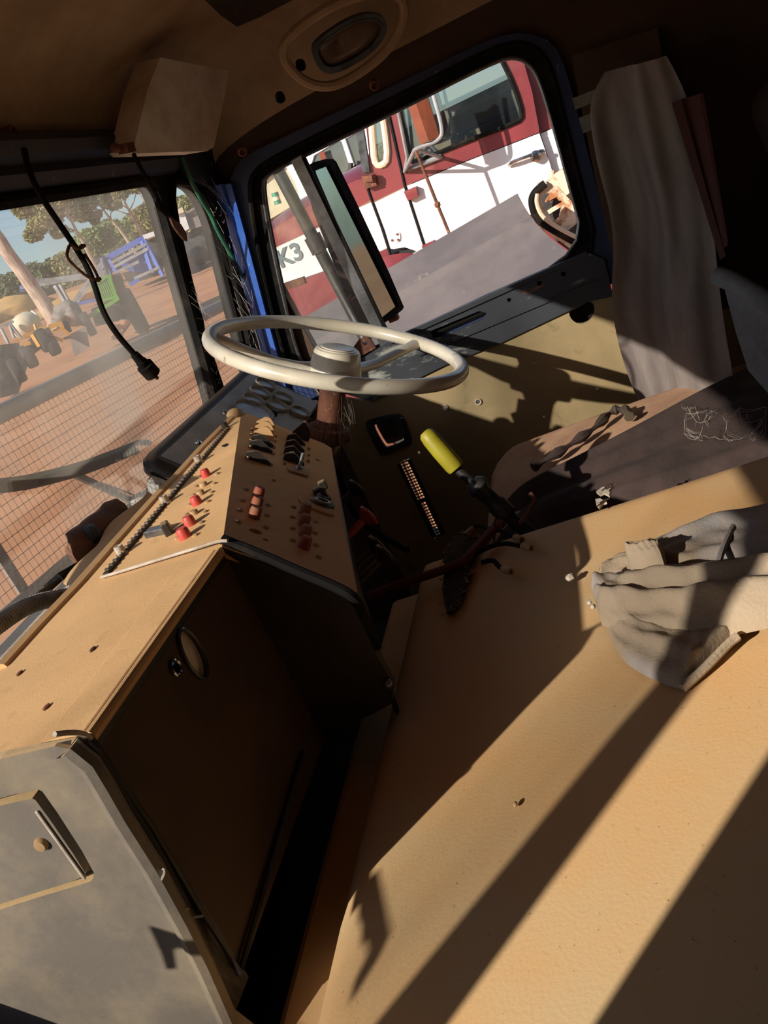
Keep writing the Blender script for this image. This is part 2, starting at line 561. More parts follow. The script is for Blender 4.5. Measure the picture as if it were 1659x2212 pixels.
# pressed khaki panel with the round hole and the row of screw holes
bm = NB()
pan = L([(690, 850), (800, 868), (960, 790), (1080, 742), (1270, 652), (1325, 640), (1362, 700)], DX - .01)
pan += [Vector((DX - .01, -.30, pan[-1].z - .05)), Vector((DX - .01, -.30, -1.08)), Vector((DX - .01, .70, -1.08)), Vector((DX - .01, .70, -.36))]
holes = [circ(PX(1257, 672, DX - .01), .03, (0, 1, 0), (0, 0, 1), 22)]
for hx, hy, hr in [(984, 757, .016), (1037, 730, .005), (1014, 763, .006), (941, 774, .006), (914, 780, .005), (961, 881, .005), (1033, 868, .005), (905, 978, .004), (1290, 840, .003), (1175, 900, .003)]:
    holes.append(circ(PX(hx, hy, DX - .01), hr, (0, 1, 0), (0, 0, 1), 10))
holes.append(chaikin(L([(806, 922), (812, 916), (850, 902), (860, 906), (874, 948), (870, 956), (838, 968), (830, 965)], DX - .01), 1))
vent_hole = L([(862, 1000), (884, 990), (958, 1150), (938, 1164)], DX - .01)
holes.append(vent_hole)
plate(bm, pan, holes, (.012, 0, 0))
obj('door_panel', bm, M['khaki_panel'], wallr_door)
for hx, hy in [(1014, 763), (941, 774), (961, 881), (1033, 868)]:
    bm = NB(); tube(bm, circ(PX(hx, hy, DX - .012), .0075, (0, 1, 0), (0, 0, 1), 12), .002, 6, True); obj('hole_rim', bm, M['white_cord'], wallr_door, True)
bm = NB(); grid(bm, lambda u, v: PX(1200 + 110 * u, 620 + 110 * v, DX + .045), 2, 2, .004); obj('dark_hole_backing', bm, M['black_hole'], wallr_door)  # black sheet added behind the round hole for the darkness inside the door
# perforated louvre: two strips of punched plate
bm = NB()
va, vb = PX(872, 997, DX - .012), PX(948, 1158, DX - .012)
vd = (vb - va); vl = vd.length; vd.normalize(); vs_ = vd.cross(Vector((1, 0, 0))).normalized()
hs = []
nrow = 26
for i in range(nrow):
    if i == 13: continue
    for s in (-1, 0, 1) if i < 13 else (-.5, .5):
        c = va + vd * (vl * (i + .7) / (nrow + .5)) + vs_ * s * .0075
        hs.append([c + vd * .0029 + vs_ * .0028, c + vd * .0029 - vs_ * .0028, c - vd * .0029 - vs_ * .0028, c - vd * .0029 + vs_ * .0028])
plate(bm, [va + vs_ * .02, va - vs_ * .02, vb - vs_ * .02, vb + vs_ * .02], hs, (.002, 0, 0))
obj('perforated_vent', bm, M['black_metal'], wallr_door, label='black perforated vent strip with light shining through')
# chrome-lined grab recess
bm = NB()
gp = L([(786, 915), (800, 905), (858, 893), (872, 900), (890, 950), (886, 962), (830, 985), (818, 980)], DX - .016)
gi = L([(806, 922), (812, 916), (850, 902), (860, 906), (874, 948), (870, 956), (838, 968), (830, 965)], DX - .016)
plate(bm, chaikin(gp, 1), [chaikin(gi, 1)], (.006, 0, 0))
hd = obj('grab_recess', bm, M['dark_chrome'], wallr_door, label='square metal pull recess')
bm = NB(); plate(bm, chaikin([p + Vector((.03, 0, 0)) for p in gi], 1), [], (.003, 0, 0)); obj('recess_bottom', bm, M['dark_chrome'], hd)
bm = NB()
for a, b in ((868, 905), (882, 955)): sph(bm, PX(a, b, DX - .018), .005, 1, (.6, 1, 1))
obj('rivet', bm, M['steel'], hd, True)
# fixed quarter light: divider post, glass, latch
bm = NB(); bar(bm, PX(641, 338, DX - .004), PX(838, 748, DX - .004), .032, .022, (1, 0, 0), .004)
obj('window_divider', bm, M['steel'], wallr_door, label='bare metal window divider post')
bm = NB(); bar(bm, PX(656, 340, DX - .012), PX(848, 742, DX - .012), .008, .012, (1, 0, 0)); obj('divider_rubber', bm, M['black_rubber'], wallr_door)
bm = NB(); plate(bm, L([(566, 395), (640, 343), (838, 738), (700, 800), (660, 790), (600, 590)], DX + .02), [], (.004, 0, 0))
obj('window_3', bm, G_CLEAR, kind='structure')
bm = NB()
plate(bm, L([(756, 760), (774, 735), (792, 727), (802, 735), (812, 752), (775, 772)], DX - .02), [circ(PX(788, 741, DX - .02), .006, (0, 1, 0), (0, 0, 1), 10)], (.008, 0, 0))
obj('quarter_latch', bm, M['rust'], wallr_door)

# body side around the door
bm = NB()
wx = DX + .02
plate(bm, [Vector((wx, -1.3, -1.12)), Vector((wx, 1.03, -1.12)), Vector((wx, .70, .34)), Vector((wx, -1.3, .34))],
      [chaikin(L([(x, y) for x, y in LO[:11]], wx)[:11] + [Vector((wx, -.12, -.5)), Vector((wx, -.12, -1.0)), Vector((wx, .6, -1.0)), Vector((wx, .66, -.4))], 1)], (.04, 0, 0))
obj('wall_right', bm, M['brown_panel'], kind='structure')
# A pillar: blue fold between the corner pane and the door
bm = NB()
P1 = [(470, 372), (500, 372), (508, 420), (552, 600), (612, 800), (640, 905)]
def apil(u, v):
    k = u * 4.999; i = int(k); f = k - i
    q = [WS(440, 405), WS(478, 480), WS(505, 570), WS(535, 680), WS(562, 790), WS(580, 860)]
    r_ = [PX(500, 400, DX), PX(520, 480, DX), PX(545, 570, DX), PX(578, 690, DX), PX(610, 800, DX), PX(630, 870, DX)]
    a = lerp(q[i], q[i + 1], f) + Vector((.006, -.006, 0)); b = lerp(r_[i], r_[i + 1], f) + Vector((-.006, -.004, 0))
    p = lerp(a, b, v)
    bul = (0.0, .016, .022, .012, .018, .0)
    kk = v * 5; j = min(int(kk), 4); g = kk - j
    return p + Vector((-.8, -.6, 0)) * (bul[j] * (1 - g) + bul[j + 1] * g)
grid(bm, apil, 24, 15, .006)
ap = obj('trim_2', bm, M['blue_paint'], kind='structure', smooth=True)
bm = NB(); tube(bm, [WS(a, b, -.012) for a, b in [(440, 400), (474, 470), (498, 565), (520, 650), (545, 760), (560, 850)]], .014, 8); obj('pillar_seal', bm, M['black_rubber'], ap, True)
bm = NB(); plate(bm, [WS(396, 322, -.03), WS(480, 300, -.03), WS(545, 330, -.03), WS(520, 400, -.03), WS(500, 440, -.02), WS(470, 430, -.018), WS(440, 398, -.02), WS(405, 378, -.02)], [], (0, .012, 0)); obj('corner_gusset', bm, M['dark_blue_paint'], ap)

# ---- roof lining: a shallow vault with coved edges
def roof(x, y):
    ex = max(min(2.115 - x, x + .13), 0); ey = max(.715 - y, 0)
    f1 = math.sqrt(max(0, 1 - (1 - min(ex / .30, 1)) ** 2)); f2 = math.sqrt(max(0, 1 - (1 - min(ey / .34, 1)) ** 2))
    return .20 + .05 * f2 + .17 * min(f1, 1) * (.35 + .65 * f2) + .02 * f1 * f2
bm = NB()
grid(bm, lambda u, v: (-.13 + 2.245 * u, .715 - 2.0 * v, roof(-.13 + 2.245 * u, .715 - 2.0 * v)), 60, 60, .01)
obj('ceiling', bm, M['headliner'], kind='structure', smooth=True, angle=60)
# outer roof skin
bm = NB(); box(bm, (.99, -.28, .47), (2.36, 2.08, .03), bev=.01); obj('roof_skin', bm, M['blue_paint'], kind='structure')
# dark hatch in the lining, top edge of the picture
def PR(px, py, o=.004):
    r = ray(px, py); t_ = .3
    while t_ < 4 and (r * t_).z < roof((r * t_).x, (r * t_).y) - o: t_ += .002
    return r * t_
bm = NB()
hq = [(380, -60), (440, -2), (478, 34), (512, 58), (560, 38), (640, -4), (720, -48), (600, -160), (450, -140)]
hpts = [PR(a, b, .006) for a, b in hq]
hc = sum(hpts, Vector()) / len(hpts)
grid(bm, lambda u, v: PR(hq[0][0] * 0 + (hq[int(u * 9) % 9][0]) * v + 550 * (1 - v), hq[int(u * 9) % 9][1] * v - 50 * (1 - v), .022), 9, 5)
obj('trim_3', bm, M['headliner_dark'], kind='structure')

# ---- floor, back, passenger side
bm = NB(); box(bm, (.99, -.10, -1.11), (2.3, 2.5, .03)); obj('floor', bm, M['floor_mat'], kind='structure')
bm = NB(); box(bm, (.99, -1.28, -.4), (2.3, .03, 1.55)); obj('wall_back', bm, M['headliner_dark'], kind='structure')
bm = NB()
lx = -.14
q = lambda y, z: Vector((lx, y, z))
plate(bm, [q(-1.3, -1.12), q(.74, -1.12), q(.735, -.345), q(.728, -.1), q(.728, .0), q(.72, .10), q(.70, .34), q(-1.3, .34)],
      [[q(.54, -.36), q(.676, -.36), q(.690, .0), q(.69, .12), q(.66, .19), q(.54, .20)]], (.03, 0, 0))
obj('wall_left', bm, M['brown_panel'], kind='structure')  # unseen wall left solid over the main window, shaped to block the sun

# ---- rear pillar trim with two riveted plates
bm = NB()
plate(bm, [PX(1236, 120, 2.07), PX(1420, 60, 2.07), PX(1500, 600, 2.07), PX(1380, 720, 2.07), PX(1335, 600, 2.07), PX(1288, 390, 2.07)], [], (.03, 0, 0))
tr4 = obj('trim_4', bm, M['brown_panel'], kind='structure')
for k, pts in enumerate([[(1236, 213), (1288, 192), (1296, 216), (1243, 237)], [(1250, 255), (1300, 236), (1310, 268), (1260, 288)]]):
    bm = NB(); plate(bm, L(pts, 2.066), [], (.003, 0, 0))
    a, b, c, d = L(pts, 2.0645)
    for f in (.33, .66): bar(bm, lerp(a, d, f), lerp(b, c, f), .0015, .002, (1, 0, 0))
    t_ = obj('data_plate', bm, M['label_plate'], label=('upper of two small grey ribbed plates on the pillar behind the door window', 'lower of two small grey ribbed plates on the pillar behind the door window')[k], cat='plate', group='plates on the rear pillar')

# ================================================================== DASHBOARD
DZ = -.27
dash = thing('dashboard', (1.0, .56, -.55), 'tan padded truck dashboard with black centre console face and rows of knobs', 'dashboard')
S1 = Vector((.807, .447, DZ)); S2 = Vector((1.510, .667, DZ))
B1 = Vector((.822, .332, -.376)); B2 = Vector((1.500, .536, -.392))
RF = (S2 - S1).cross(B1 - S1).normalized()
if RF.z < 0: RF = -RF
RD = RF.dot(S1)
def DP(px, py, z=DZ): return PZ(px, py, z)
def FP(px, py, o=0.0): return PP(px, py, RF, RD + o)
# padded top: passenger shelf + console top
rear = [PZ(500, 905, DZ), PZ(430, 975, DZ), PZ(380, 1031, DZ), PZ(339, 1072, DZ), PZ(250, 1172, DZ), PZ(167, 1267, DZ), PZ(80, 1358, DZ), PZ(0, 1446, DZ), Vector((.466, .68, DZ)), Vector((.466, .66, DZ))]
front = [PX(150, 1612, .466), Vector((.487, .447, DZ)), S1]
front[0].z = DZ
bm = NB()
poly = front + [S2] + rear
plate(bm, poly, [], (0, 0, -.009))
bm.normal_update()
obj('padded_top', bm, M['tan_dash'], dash, label='sunlit dusty tan padded top')
# raised padded strip along the front edge
bm = NB(); bar(bm, (.487, .473, DZ), (.800, .473, DZ), .044, .005, bev=.002); tube(bm, [(.487, .4500, DZ - .0035), (.803, .4500, DZ - .0035)], .0052, 12); obj('edge_pad', bm, M['tan_dash'], dash)
# rolled rear lip
bm = NB(); tube(bm, [p + Vector((0, 0, -.004)) for p in rear[:8]], .011, 8); obj('rolled_lip', bm, M['tan_dash'], dash, True)
# chain-like serrated trim and its cap nuts
ca, cb = DP(228, 1240, DZ + .002), DP(492, 925, DZ + .002)
bm = NB(); bar(bm, ca, cb, .007, .003); ch = obj('trim_channel', bm, M['black_metal'], dash)
bm = NB()
nl = 46
for i in range(nl):
    p = lerp(ca, cb, (i + .5) / nl); box(bm, p + Vector((0, 0, .0025)), (.0075, .004, .003), Matrix.Rotation(math.radians(35), 3, 'Z'))
obj('chain_trim', bm, M['chrome'], ch, kind='stuff')
for (a, b) in [(265, 1192), (360, 1082), (432, 994), (489, 920)]:
    bm = NB(); c = DP(a, b + 6)
    lathe(bm, [(.0085, 0), (.0085, .002), (.0062, .0022), (.0062, .013), (.0035, .013), (.003, .009)], c, (0, 0, 1), 14); obj('cap_nut', bm, M['white_cord' if a < 480 else 'black_metal'], dash, True)
# small screws pressed into the pad
for a, b in [(200, 1402), (100, 1527), (42, 1454), (30, 1416)]:
    bm = NB(); sph(bm, DP(a, b, DZ + .001), .0035, 1, (1.6, .8, .5)); obj('pad_screw', bm, M['rust'], dash, True)
# ribbed cord along the console seam
sa = DP(218, 1247, DZ + .003)
bm = NB(); cordp = [sa, DP(262, 1234, DZ + .004), DP(345, 1208, DZ + .004), DP(430, 1182, DZ + .005), DP(472, 1168, DZ + .006), DP(492, 1168, DZ + .004)]
tube(bm, chaikin(cordp, 2, False), [.0019] * len(chaikin(cordp, 2, False)), 7); obj('seam_cord', bm, M['white_cord'], dash, True)
bm = NB()
fl = chaikin([FP(480, 1165, .004), FP(560, 1196, .005), FP(640, 1232, .005), FP(720, 1265, .005), FP(768, 1290, .003), PX(790, 1340, .815), PX(815, 1400, .815)], 2, False)
tube(bm, fl, .006, 8); obj('console_edge_trim', bm, M['black_rubber'], dash, True)
# sloped console face (driver side of the ridge)
bm = NB()
th = -RF * .012
B1e = FP(772, 1278); B2e = FP(716, 968)
plate(bm, [S1, S2, FP(535, 893), FP(640, 935), FP(700, 958), B2e, FP(735, 1100), B1e], [circ(FP(687, 994), .006, (S2 - S1).normalized(), RF.cross((S2 - S1).normalized()), 10), circ(FP(553, 1148), .009, (S2 - S1).normalized(), RF.cross((S2 - S1).normalized()), 12), circ(FP(574, 1166), .004, (S2 - S1).normalized(), RF.cross((S2 - S1).normalized()), 10)], th)
obj('console_face', bm, M['tan_dash'], dash, label='shaded tan console face with switches and red knobs')
# console end cap (faces the passenger), black
bm = NB()
ecx = .806
cap_ = [PX(482, 1184, ecx), PX(560, 1214, ecx), PX(640, 1246, ecx), PX(735, 1282, ecx), PX(770, 1320, ecx), PX(800, 1390, ecx), PX(850, 1480, ecx), PX(846, 1520, ecx), PX(800, 1545, ecx), PX(690, 1592, ecx), Vector((ecx, .60, -.54)), Vector((ecx, .60, -.29))]
plate(bm, cap_, [], (.012, 0, 0)); obj('console_end', bm, M['black_vinyl'], dash)
bm = NB(); sph(bm, PX(838, 1478, ecx - .004), .006, 2); obj('end_screw', bm, M['steel'], dash, True)
# underside skirt between face edge and engine cover, driver side
bm = NB()
sk_ = [B1e, FP(735, 1100), B2e]
def skirt(u, v):
    top = lerp(B1e, B2e, u); bot = Vector((lerp((.84, .36, 0), (1.50, .58, 0), u).x, lerp((.84, .36, 0), (1.50, .58, 0), u).y, -.56))
    return lerp(top, bot, v)
grid(bm, skirt, 8, 4, .006); obj('console_skirt', bm, M['black_vinyl'], dash)
# glove-box face below the passenger shelf
gy = .449
bm = NB()
plate(bm, [Vector((.487, gy, -.285)), Vector((.806, gy, -.285)), Vector((.806, gy, -.545)), PY(520, 2108, gy)], [circ(PY(418, 1412, gy), .021, (.75, 0, 0), (0, 0, 1.3), 18), circ(PY(381, 1443, gy), .007, (1, 0, 0), (0, 0, 1), 12)], (0, .01, 0))
obj('glove_box_face', bm, M['brown_panel'], dash)
bm = NB(); bar(bm, (.487, .455, -.282), (.806, .455, -.282), .014, .012, bev=.003); obj('face_rim', bm, M['black_vinyl'], dash)
bm = NB()
rw = [PY(200, 1600, gy - .004), PY(330, 1790, gy - .004), PY(430, 1960, gy - .004), PY(518, 2100, gy - .004), PY(590, 1850, gy - .004), PY(655, 1625, gy - .004)]
tube(bm, rw, .003, 6); obj('face_beading', bm, M['black_metal'], dash, True)
bm = NB(); tube(bm, circ(PY(418, 1412, gy - .002), .021, (.75, 0, 0), (0, 0, 1.3), 20), .0022, 6, True)
lk = obj('lamp_bezel', bm, M['dark_chrome'], dash, True)
bm = NB(); plate(bm, circ(PY(418, 1412, gy + .004), .0205, (.75, 0, 0), (0, 0, 1.3), 20), [], (0, .004, 0)); obj('lamp_lens', bm, M['cream_plastic'], lk, label='oval lamp lens')
bm = NB(); tube(bm, circ(PY(381, 1443, gy - .002), .007, (1, 0, 0), (0, 0, 1), 14), .002, 6, True); obj('key_ring', bm, M['chrome'], dash, True)
bm = NB(); plate(bm, circ(PY(381, 1443, gy + .006), .0075, (1, 0, 0), (0, 0, 1), 12), [], (0, .003, 0)); obj('lock_barrel', bm, M['black_hole'], dash)
bm = NB(); tube(bm, chaikin([PY(118, 1586, gy - .012), PY(150, 1582, gy - .012), PY(180, 1584, gy - .010), PY(196, 1594, gy - .006)], 2, False), .0022, 6); obj('corner_cord', bm, M['white_cord'], dash, True)
# inside carcass so no light leaks through
bm = NB(); box(bm, (.76, .64, -.41), (.56, .02, .25)); obj('carcass_back', bm, M['black_hole'], dash)
# ---- grey moulded end of the dash toward the passenger door
ex_ = .462
def EX(px, py, o=0.0): return PX(px, py, ex_ + o)
edge = [(150, 1614), (195, 1650), (225, 1700), (262, 1765), (330, 1872), (395, 1990), (440, 2080), (495, 2205)]
bm = NB()
out_ = [EX(a, b) for a, b in edge] + [Vector((ex_, .40, -.75)), Vector((ex_, .40, -1.05)), Vector((ex_, .95, -1.05)), Vector((ex_, .95, -.285)), EX(0, 1642)]
out_ = [Vector((p.x, min(p.y, .95), p.z)) for p in out_]
rec = chaikin([EX(-110, 1755), EX(78, 1703), EX(96, 1712), EX(204, 1880), EX(200, 1902), EX(185, 1908), EX(60, 1945), EX(-60, 1985)], 1)
plate(bm, out_, [rec], (.012, 0, 0))
ge_ = obj('end_panel', bm, M['grey_plastic'], dash, label='grey moulded end panel with a sunk rectangle')
bm = NB(); plate(bm, [p + Vector((.011, 0, 0)) for p in rec], [], (.004, 0, 0)); obj('groove_shade', bm, M['black_vinyl'], ge_)  # groove floor coloured black for the shadow inside it
inn_ = chaikin([EX(-110, 1770), EX(66, 1723), EX(80, 1730), EX(184, 1882), EX(182, 1896), EX(60, 1934), EX(-60, 1972)], 1)
bm = NB(); plate(bm, inn_, [], (.010, 0, 0)); obj('recess_panel', bm, M['grey_plastic'], ge_)
bm = NB(); bar(bm, EX(78, 1752, -.001), EX(184, 1900, -.001), .003, .002, (1, 0, 0), .001); obj('scuffed_rib', bm, M['white_cord'], ge_)
bm = NB(); lathe(bm, [(.006, 0), (.0064, .002), (.0048, .005), (.0015, .0055)], EX(92, 1820, .001), (-1, 0, 0), 12); obj('bolt', bm, M['dusty_knob'], ge_, True)
bm = NB(); tube(bm, [EX(a, b, .004) for a, b in edge], .009, 8); obj('rounded_edge', bm, M['grey_plastic'], ge_, True)
# black flank between the end panel and the glove box
bm = NB()
def flank(u, v):
    k = u * (len(edge) - 1.001); i = int(k); f = k - i
    a = lerp(EX(*edge[i]), EX(*edge[i + 1]), f) + Vector((.008, 0, 0))
    b = Vector((.488, gy + .002, min(a.z + .02, DZ - .014)))
    return lerp(a, b, v)
grid(bm, flank, 20, 3, .004); obj('end_flank', bm, M['black_vinyl'], dash)
random.seed(3)
for i in range(3):
    bm = NB()
    t0 = (.45, .62, .70)[i]
    k = t0 * (len(edge) - 1); j = int(k); c = lerp(EX(*edge[j]), EX(*edge[min(j + 1, 7)]), k - j)
    pts = [c + Vector((random.uniform(-.004, .012), random.uniform(-.012, .006), random.uniform(-.02, .02))) for _ in range(6)]
    tube(bm, chaikin(pts, 2, False), .0012, 4)
    obj('torn_fibre', bm, M['web'], dash, True)
bm = NB()
plate(bm, [EX(-40, 1662, -.002), EX(0, 1640, -.002), EX(118, 1612, -.002), EX(150, 1618, -.002), EX(120, 1640, -.002)], [], (.004, 0, 0)); obj('dusty_shoulder', bm, M['grey_plastic'], dash)

# ---- knobs on the sunlit top, each flanked by two screws
up = (0, 0, 1)
def knob(c, n, colour, r, h, parent):
    bm = NB(); lathe(bm, [(r * 1.05, 0), (r, h * .3), (r * .95, h * .8), (r * .75, h), (0, h * 1.03)], c, n, 14)
    return obj('push_knob', bm, M[colour], parent, True)
def screw(c, n, parent):
    bm = NB(); lathe(bm, [(.0042, 0), (.004, .0018), (.002, .0028), (0, .003)], c, n, 8); return obj('screw', bm, M['dusty_knob'], parent, True)
top_rows = [(447, 1029, 'red_knob', .0072, .012), (441, 1050, 'dusty_knob', .006, .006), (435, 1069, 'dusty_knob', .006, .007), (427, 1089, 'red_knob', .0075, .012), (421, 1111, 'dusty_knob', .006, .006), (413, 1134, 'red_knob', .0078, .013), (401, 1161, 'red_knob', .0082, .013)]
for a, b, c_, r, h in top_rows:
    knob(DP(a, b), up, c_, r, h, dash)
    screw(DP(a - 17, b + 2), up, dash); screw(DP(a + 22, b - 4), up, dash)
bm = NB(); pa, pb = DP(320, 1152, DZ + .004), DP(362, 1142, DZ + .004); bar(bm, pa, pb, .016, .010, bev=.001)
bk = obj('metal_catch', bm, M['steel'], dash)
bm = NB(); bar(bm, DP(352, 1146, DZ + .008), DP(368, 1138, DZ + .008), .018, .018, bev=.002); obj('catch_block', bm, M['black_vinyl'], bk)
bm = NB(); plate(bm, chaikin([DP(476, 964, DZ + .0005), DP(494, 957, DZ + .0005), DP(488, 966, DZ + .0005)], 1), [], (0, 0, .0008)); obj('pad_tear', bm, M['black_hole'], dash)
# ---- knobs on the shaded face
for a, b in [(556, 1074), (552, 1096), (548, 1118), (657, 1110), (655, 1134), (657, 1158), (656, 1183)]:
    knob(FP(a, b), RF, 'dull_red_knob', .0078, .015, dash)
for a, b in [(531, 1058), (524, 1082), (518, 1103), (514, 1128), (578, 1092), (576, 1114), (574, 1140), (634, 1096), (632, 1118), (632, 1142), (632, 1168), (682, 1128), (680, 1152), (682, 1178), (688, 1204), (590, 1038)]:
    screw(FP(a, b), RF, dash)
EU = (S2 - S1).normalized(); EV = RF.cross(EU).normalized()
if EV.dot(B1 - S1) < 0: EV = -EV
# rocker switches: a bank of S-shaped levers with their lugs, two banks of flat rockers
def rocker(a, b, h, wv, colour, parent, nm='switch_lever', curl=True):
    bm = NB(); c = FP(a, b)
    hw = .0045
    n = 8
    prof = []
    for i in range(n + 1):
        t = i / n
        prof.append((t * wv - wv / 2, h * (.62 + .38 * math.sin(t * math.pi * 1.5 - .9)) if curl else h * (1 - abs(t - .35) * 1.2)))
    lo = [c + EV * s for s, _ in prof]; hi = [c + EV * s + RF * max(z, .003) for s, z in prof]
    for sgn in (-1, 1):
        pass
    va = []
    for o_ in (-hw, hw):
        va.append(([bm.verts.new(p + EU * o_) for p in lo], [bm.verts.new(p + EU * o_) for p in hi]))
    for i in range(n):
        (l0, h0), (l1, h1) = va
        bm.faces.new((l0[i], l0[i + 1], h0[i + 1], h0[i])); bm.faces.new((l1[i + 1], l1[i], h1[i], h1[i + 1]))
        bm.faces.new((h0[i], h0[i + 1], h1[i + 1], h1[i])); bm.faces.new((l1[i], l1[i + 1], l0[i + 1], l0[i]))
    (l0, h0), (l1, h1) = va
    bm.faces.new((l0[0], h0[0], h1[0], l1[0])); bm.faces.new((l0[n], l1[n], h1[n], h0[n]))
    return obj(nm, bm, M[colour], parent)
for a, b in [(572, 924), (570, 934), (568, 946)]:
    rocker(a, b, .022, .036, 'tan_dash', dash)
for a, b in [(567, 960), (563, 972), (557, 997)]:
    rocker(a, b, .017, .042, 'black_vinyl', dash, curl=False)
for a, b in [(638, 957), (636, 971), (634, 985), (634, 999)]:
    rocker(a, b, .018, .036, 'black_vinyl', dash, curl=False)
rocker(648, 948, .036, .034, 'black_vinyl', dash, 'tall_switch_lever')
bm = NB()
for a, b in [(544, 930), (543, 941), (541, 954), (540, 968), (535, 992)]:
    lathe(bm, [(.003, 0), (.003, .005), (0, .0055)], FP(a, b), RF, 6); lathe(bm, [(.003, 0), (.003, .004), (0, .0045)], FP(a + 50, b + 14), RF, 6)
for a, b in [(617, 962), (616, 976), (615, 990), (614, 1003), (666, 972), (666, 986), (665, 998)]:
    lathe(bm, [(.003, 0), (.003, .005), (0, .0055)], FP(a, b), RF, 6)
obj('switch_lug', bm, M['dusty_knob'], dash, True, kind='stuff')
bm = NB(); plate(bm, [FP(620, 1008, .002), FP(668, 1016, .002), FP(666, 1030, .002), FP(624, 1017, .002)], [], RF * .002); tg = obj('toggle_plate', bm, M['dusty_knob'], dash)
bm = NB(); c = FP(644, 1018); lathe(bm, [(.007, 0), (.006, .008), (.003, .010), (.0032, .03), (0, .032)], c, RF + EU * .35, 10); obj('toggle', bm, M['steel'], tg, True)
# dash plate with the round valve knob
bm = NB(); plate(bm, chaikin([FP(644, 1062, .001), FP(690, 1072, .001), FP(722, 1110, .001), FP(722, 1116, .001), FP(690, 1106, .001), FP(648, 1086, .001)], 1), [], RF * .003); vp = obj('valve_plate', bm, M['tan_dash'], dash)
bm = NB(); lathe(bm, [(.018, 0), (.019, .006), (.012, .009), (.010, .016), (.007, .017), (.006, .012)], FP(694, 1092), RF, 18); obj('valve_knob', bm, M['black_vinyl'], vp, True)
bm = NB(); tube(bm, circ(FP(698, 1082, .016), .010, EU, EV, 16), .0016, 6, True); obj('knob_ring', bm, M['steel'], vp, True)
bm = NB(); box(bm, FP(690, 1062, .010), (.022, .018, .018), Matrix.Rotation(.4, 3, 'Z'), .004); box(bm, FP(697, 1048, .024), (.012, .012, .014), Matrix.Rotation(.3, 3, 'Z'), .002); obj('valve_handle', bm, M['black_vinyl'], dash)
# pull knobs hanging under the driver edge of the console
for k, (a, b, col) in enumerate([(770, 1055, 'black_vinyl'), (795, 1115, 'red_knob'), (815, 1180, 'black_vinyl'), (832, 1200, 'black_vinyl')]):
    bm = NB(); c = PZ(a, b, -.43); ax = Vector((.5, -.75, .25)).normalized()
    lathe(bm, [(.006, -.05), (.006, -.012), (.012, -.006), (.019, 0), (.019, .004), (.008, .007), (0, .008)], c, ax, 14); obj('pull_knob', bm, M[col], dash, True, label='dull red pull knob' if col == 'red_knob' else None)
bm = NB(); tube(bm, chaikin([Vector((1.42, .50, -.41)), PZ(740, 1050, -.45), PZ(770, 1120, -.50), PZ(830, 1160, -.53), PZ(880, 1188, -.54)], 3, False), .006, 7); obj('loose_cable', bm, M['black_rubber'], dash, True)

# ---- instrument binnacle
gang = math.radians(45)
GN = Vector((0, -math.sin(gang), math.cos(gang)))
GE = Vector((1.412, .804, -.265)) * .93
GD = GN.dot(GE)
def GP(px, py, o=0.0): return PP(px, py, GN, GD + o)
bin_ = thing('instrument_panel', GE, 'grey instrument panel with eight dusty gauges behind the steering wheel', 'instrument panel')
GU = Vector((1, 0, 0)); GV = GN.cross(GU).normalized()
c0 = GP(347, 985); c1 = GP(531, 814)
x0, x1 = c0.x, c1.x + .03
gl = .17
def gpt(u, v, o=0): return Vector((x0 + (x1 - x0) * u, 0, 0)) + Vector((0, c0.y, c0.z)) - GV * (v * gl) * (1 if GV.z > 0 else -1) + GN * o
bm = NB(); plate(bm, [gpt(.0, .0), gpt(1, 0), gpt(1, 1), gpt(.0, 1)], [], -GN * .015); obj('panel_plate', bm, M['gauge_panel'], bin_)
bm = NB()
hp = [gpt(-.02, 1.05, -.025), gpt(-.02, .55, -.02), gpt(-.02, .12, -.02), gpt(-.015, -.04, -.02), gpt(.06, -.04, -.02), gpt(.5, -.04, -.02), gpt(.94, -.04, -.02), gpt(1.03, -.04, -.02), gpt(1.03, .12, -.02), gpt(1.03, 1.0, -.03)]
tube(bm, chaikin(hp, 3, False), .021, 10); obj('binnacle_hood', bm, M['black_vinyl'], bin_, True, label='black padded hood rim')
bm = NB(); grid(bm, lambda u, v: gpt(-.03 + 1.06 * u, -.04, -.02) + Vector((0, .01, -.17 * v)), 6, 3, .01); obj('binnacle_back', bm, M['black_vinyl'], bin_)
bm = NB(); grid(bm, lambda u, v: gpt(-.05, v * 1.0, -.02) + Vector((0, 0, -.14 * u)), 4, 4, .01); obj('binnacle_side', bm, M['black_vinyl'], bin_)
for a, b, r in [(572, 835, .040), (560, 852, .040), (546, 869, .040), (546, 892, .072), (611, 864, .038), (598, 881, .040), (647, 895, .038)]:
    c = GP(a, b)
    bm = NB(); lathe(bm, [(r * .60, .001), (r * .62, .008), (r * .57, .010), (r * .52, .006), (r * .5, .004)], c, GN, 24, cap=False)
    g_ = obj('gauge_bezel', bm, M['gauge_rim'], bin_, True)
    bm = NB(); lathe(bm, [(r * .54, .0), (r * .54, .0045), (0, .0052)], c, GN, 24); obj('gauge_glass', bm, G_GAUGE, g_, True)
for a, b in [(428, 956), (487, 893)]:
    bm = NB(); lathe(bm, [(.008, 0), (.007, .003), (.003, .005), (0, .005)], GP(a, b), GN, 10); obj('panel_screw', bm, M['chrome'], bin_, True)
bm = NB(); sph(bm, GP(507, 897, .02), .018, 2, (1, 1, .8)); obj('ball_knob', bm, M['dusty_knob'], bin_, True)
bm = NB(); lathe(bm, [(.009, 0), (.008, .012), (0, .014)], GP(590, 896), GN, 10); obj('panel_button', bm, M['black_vinyl'], bin_, True)

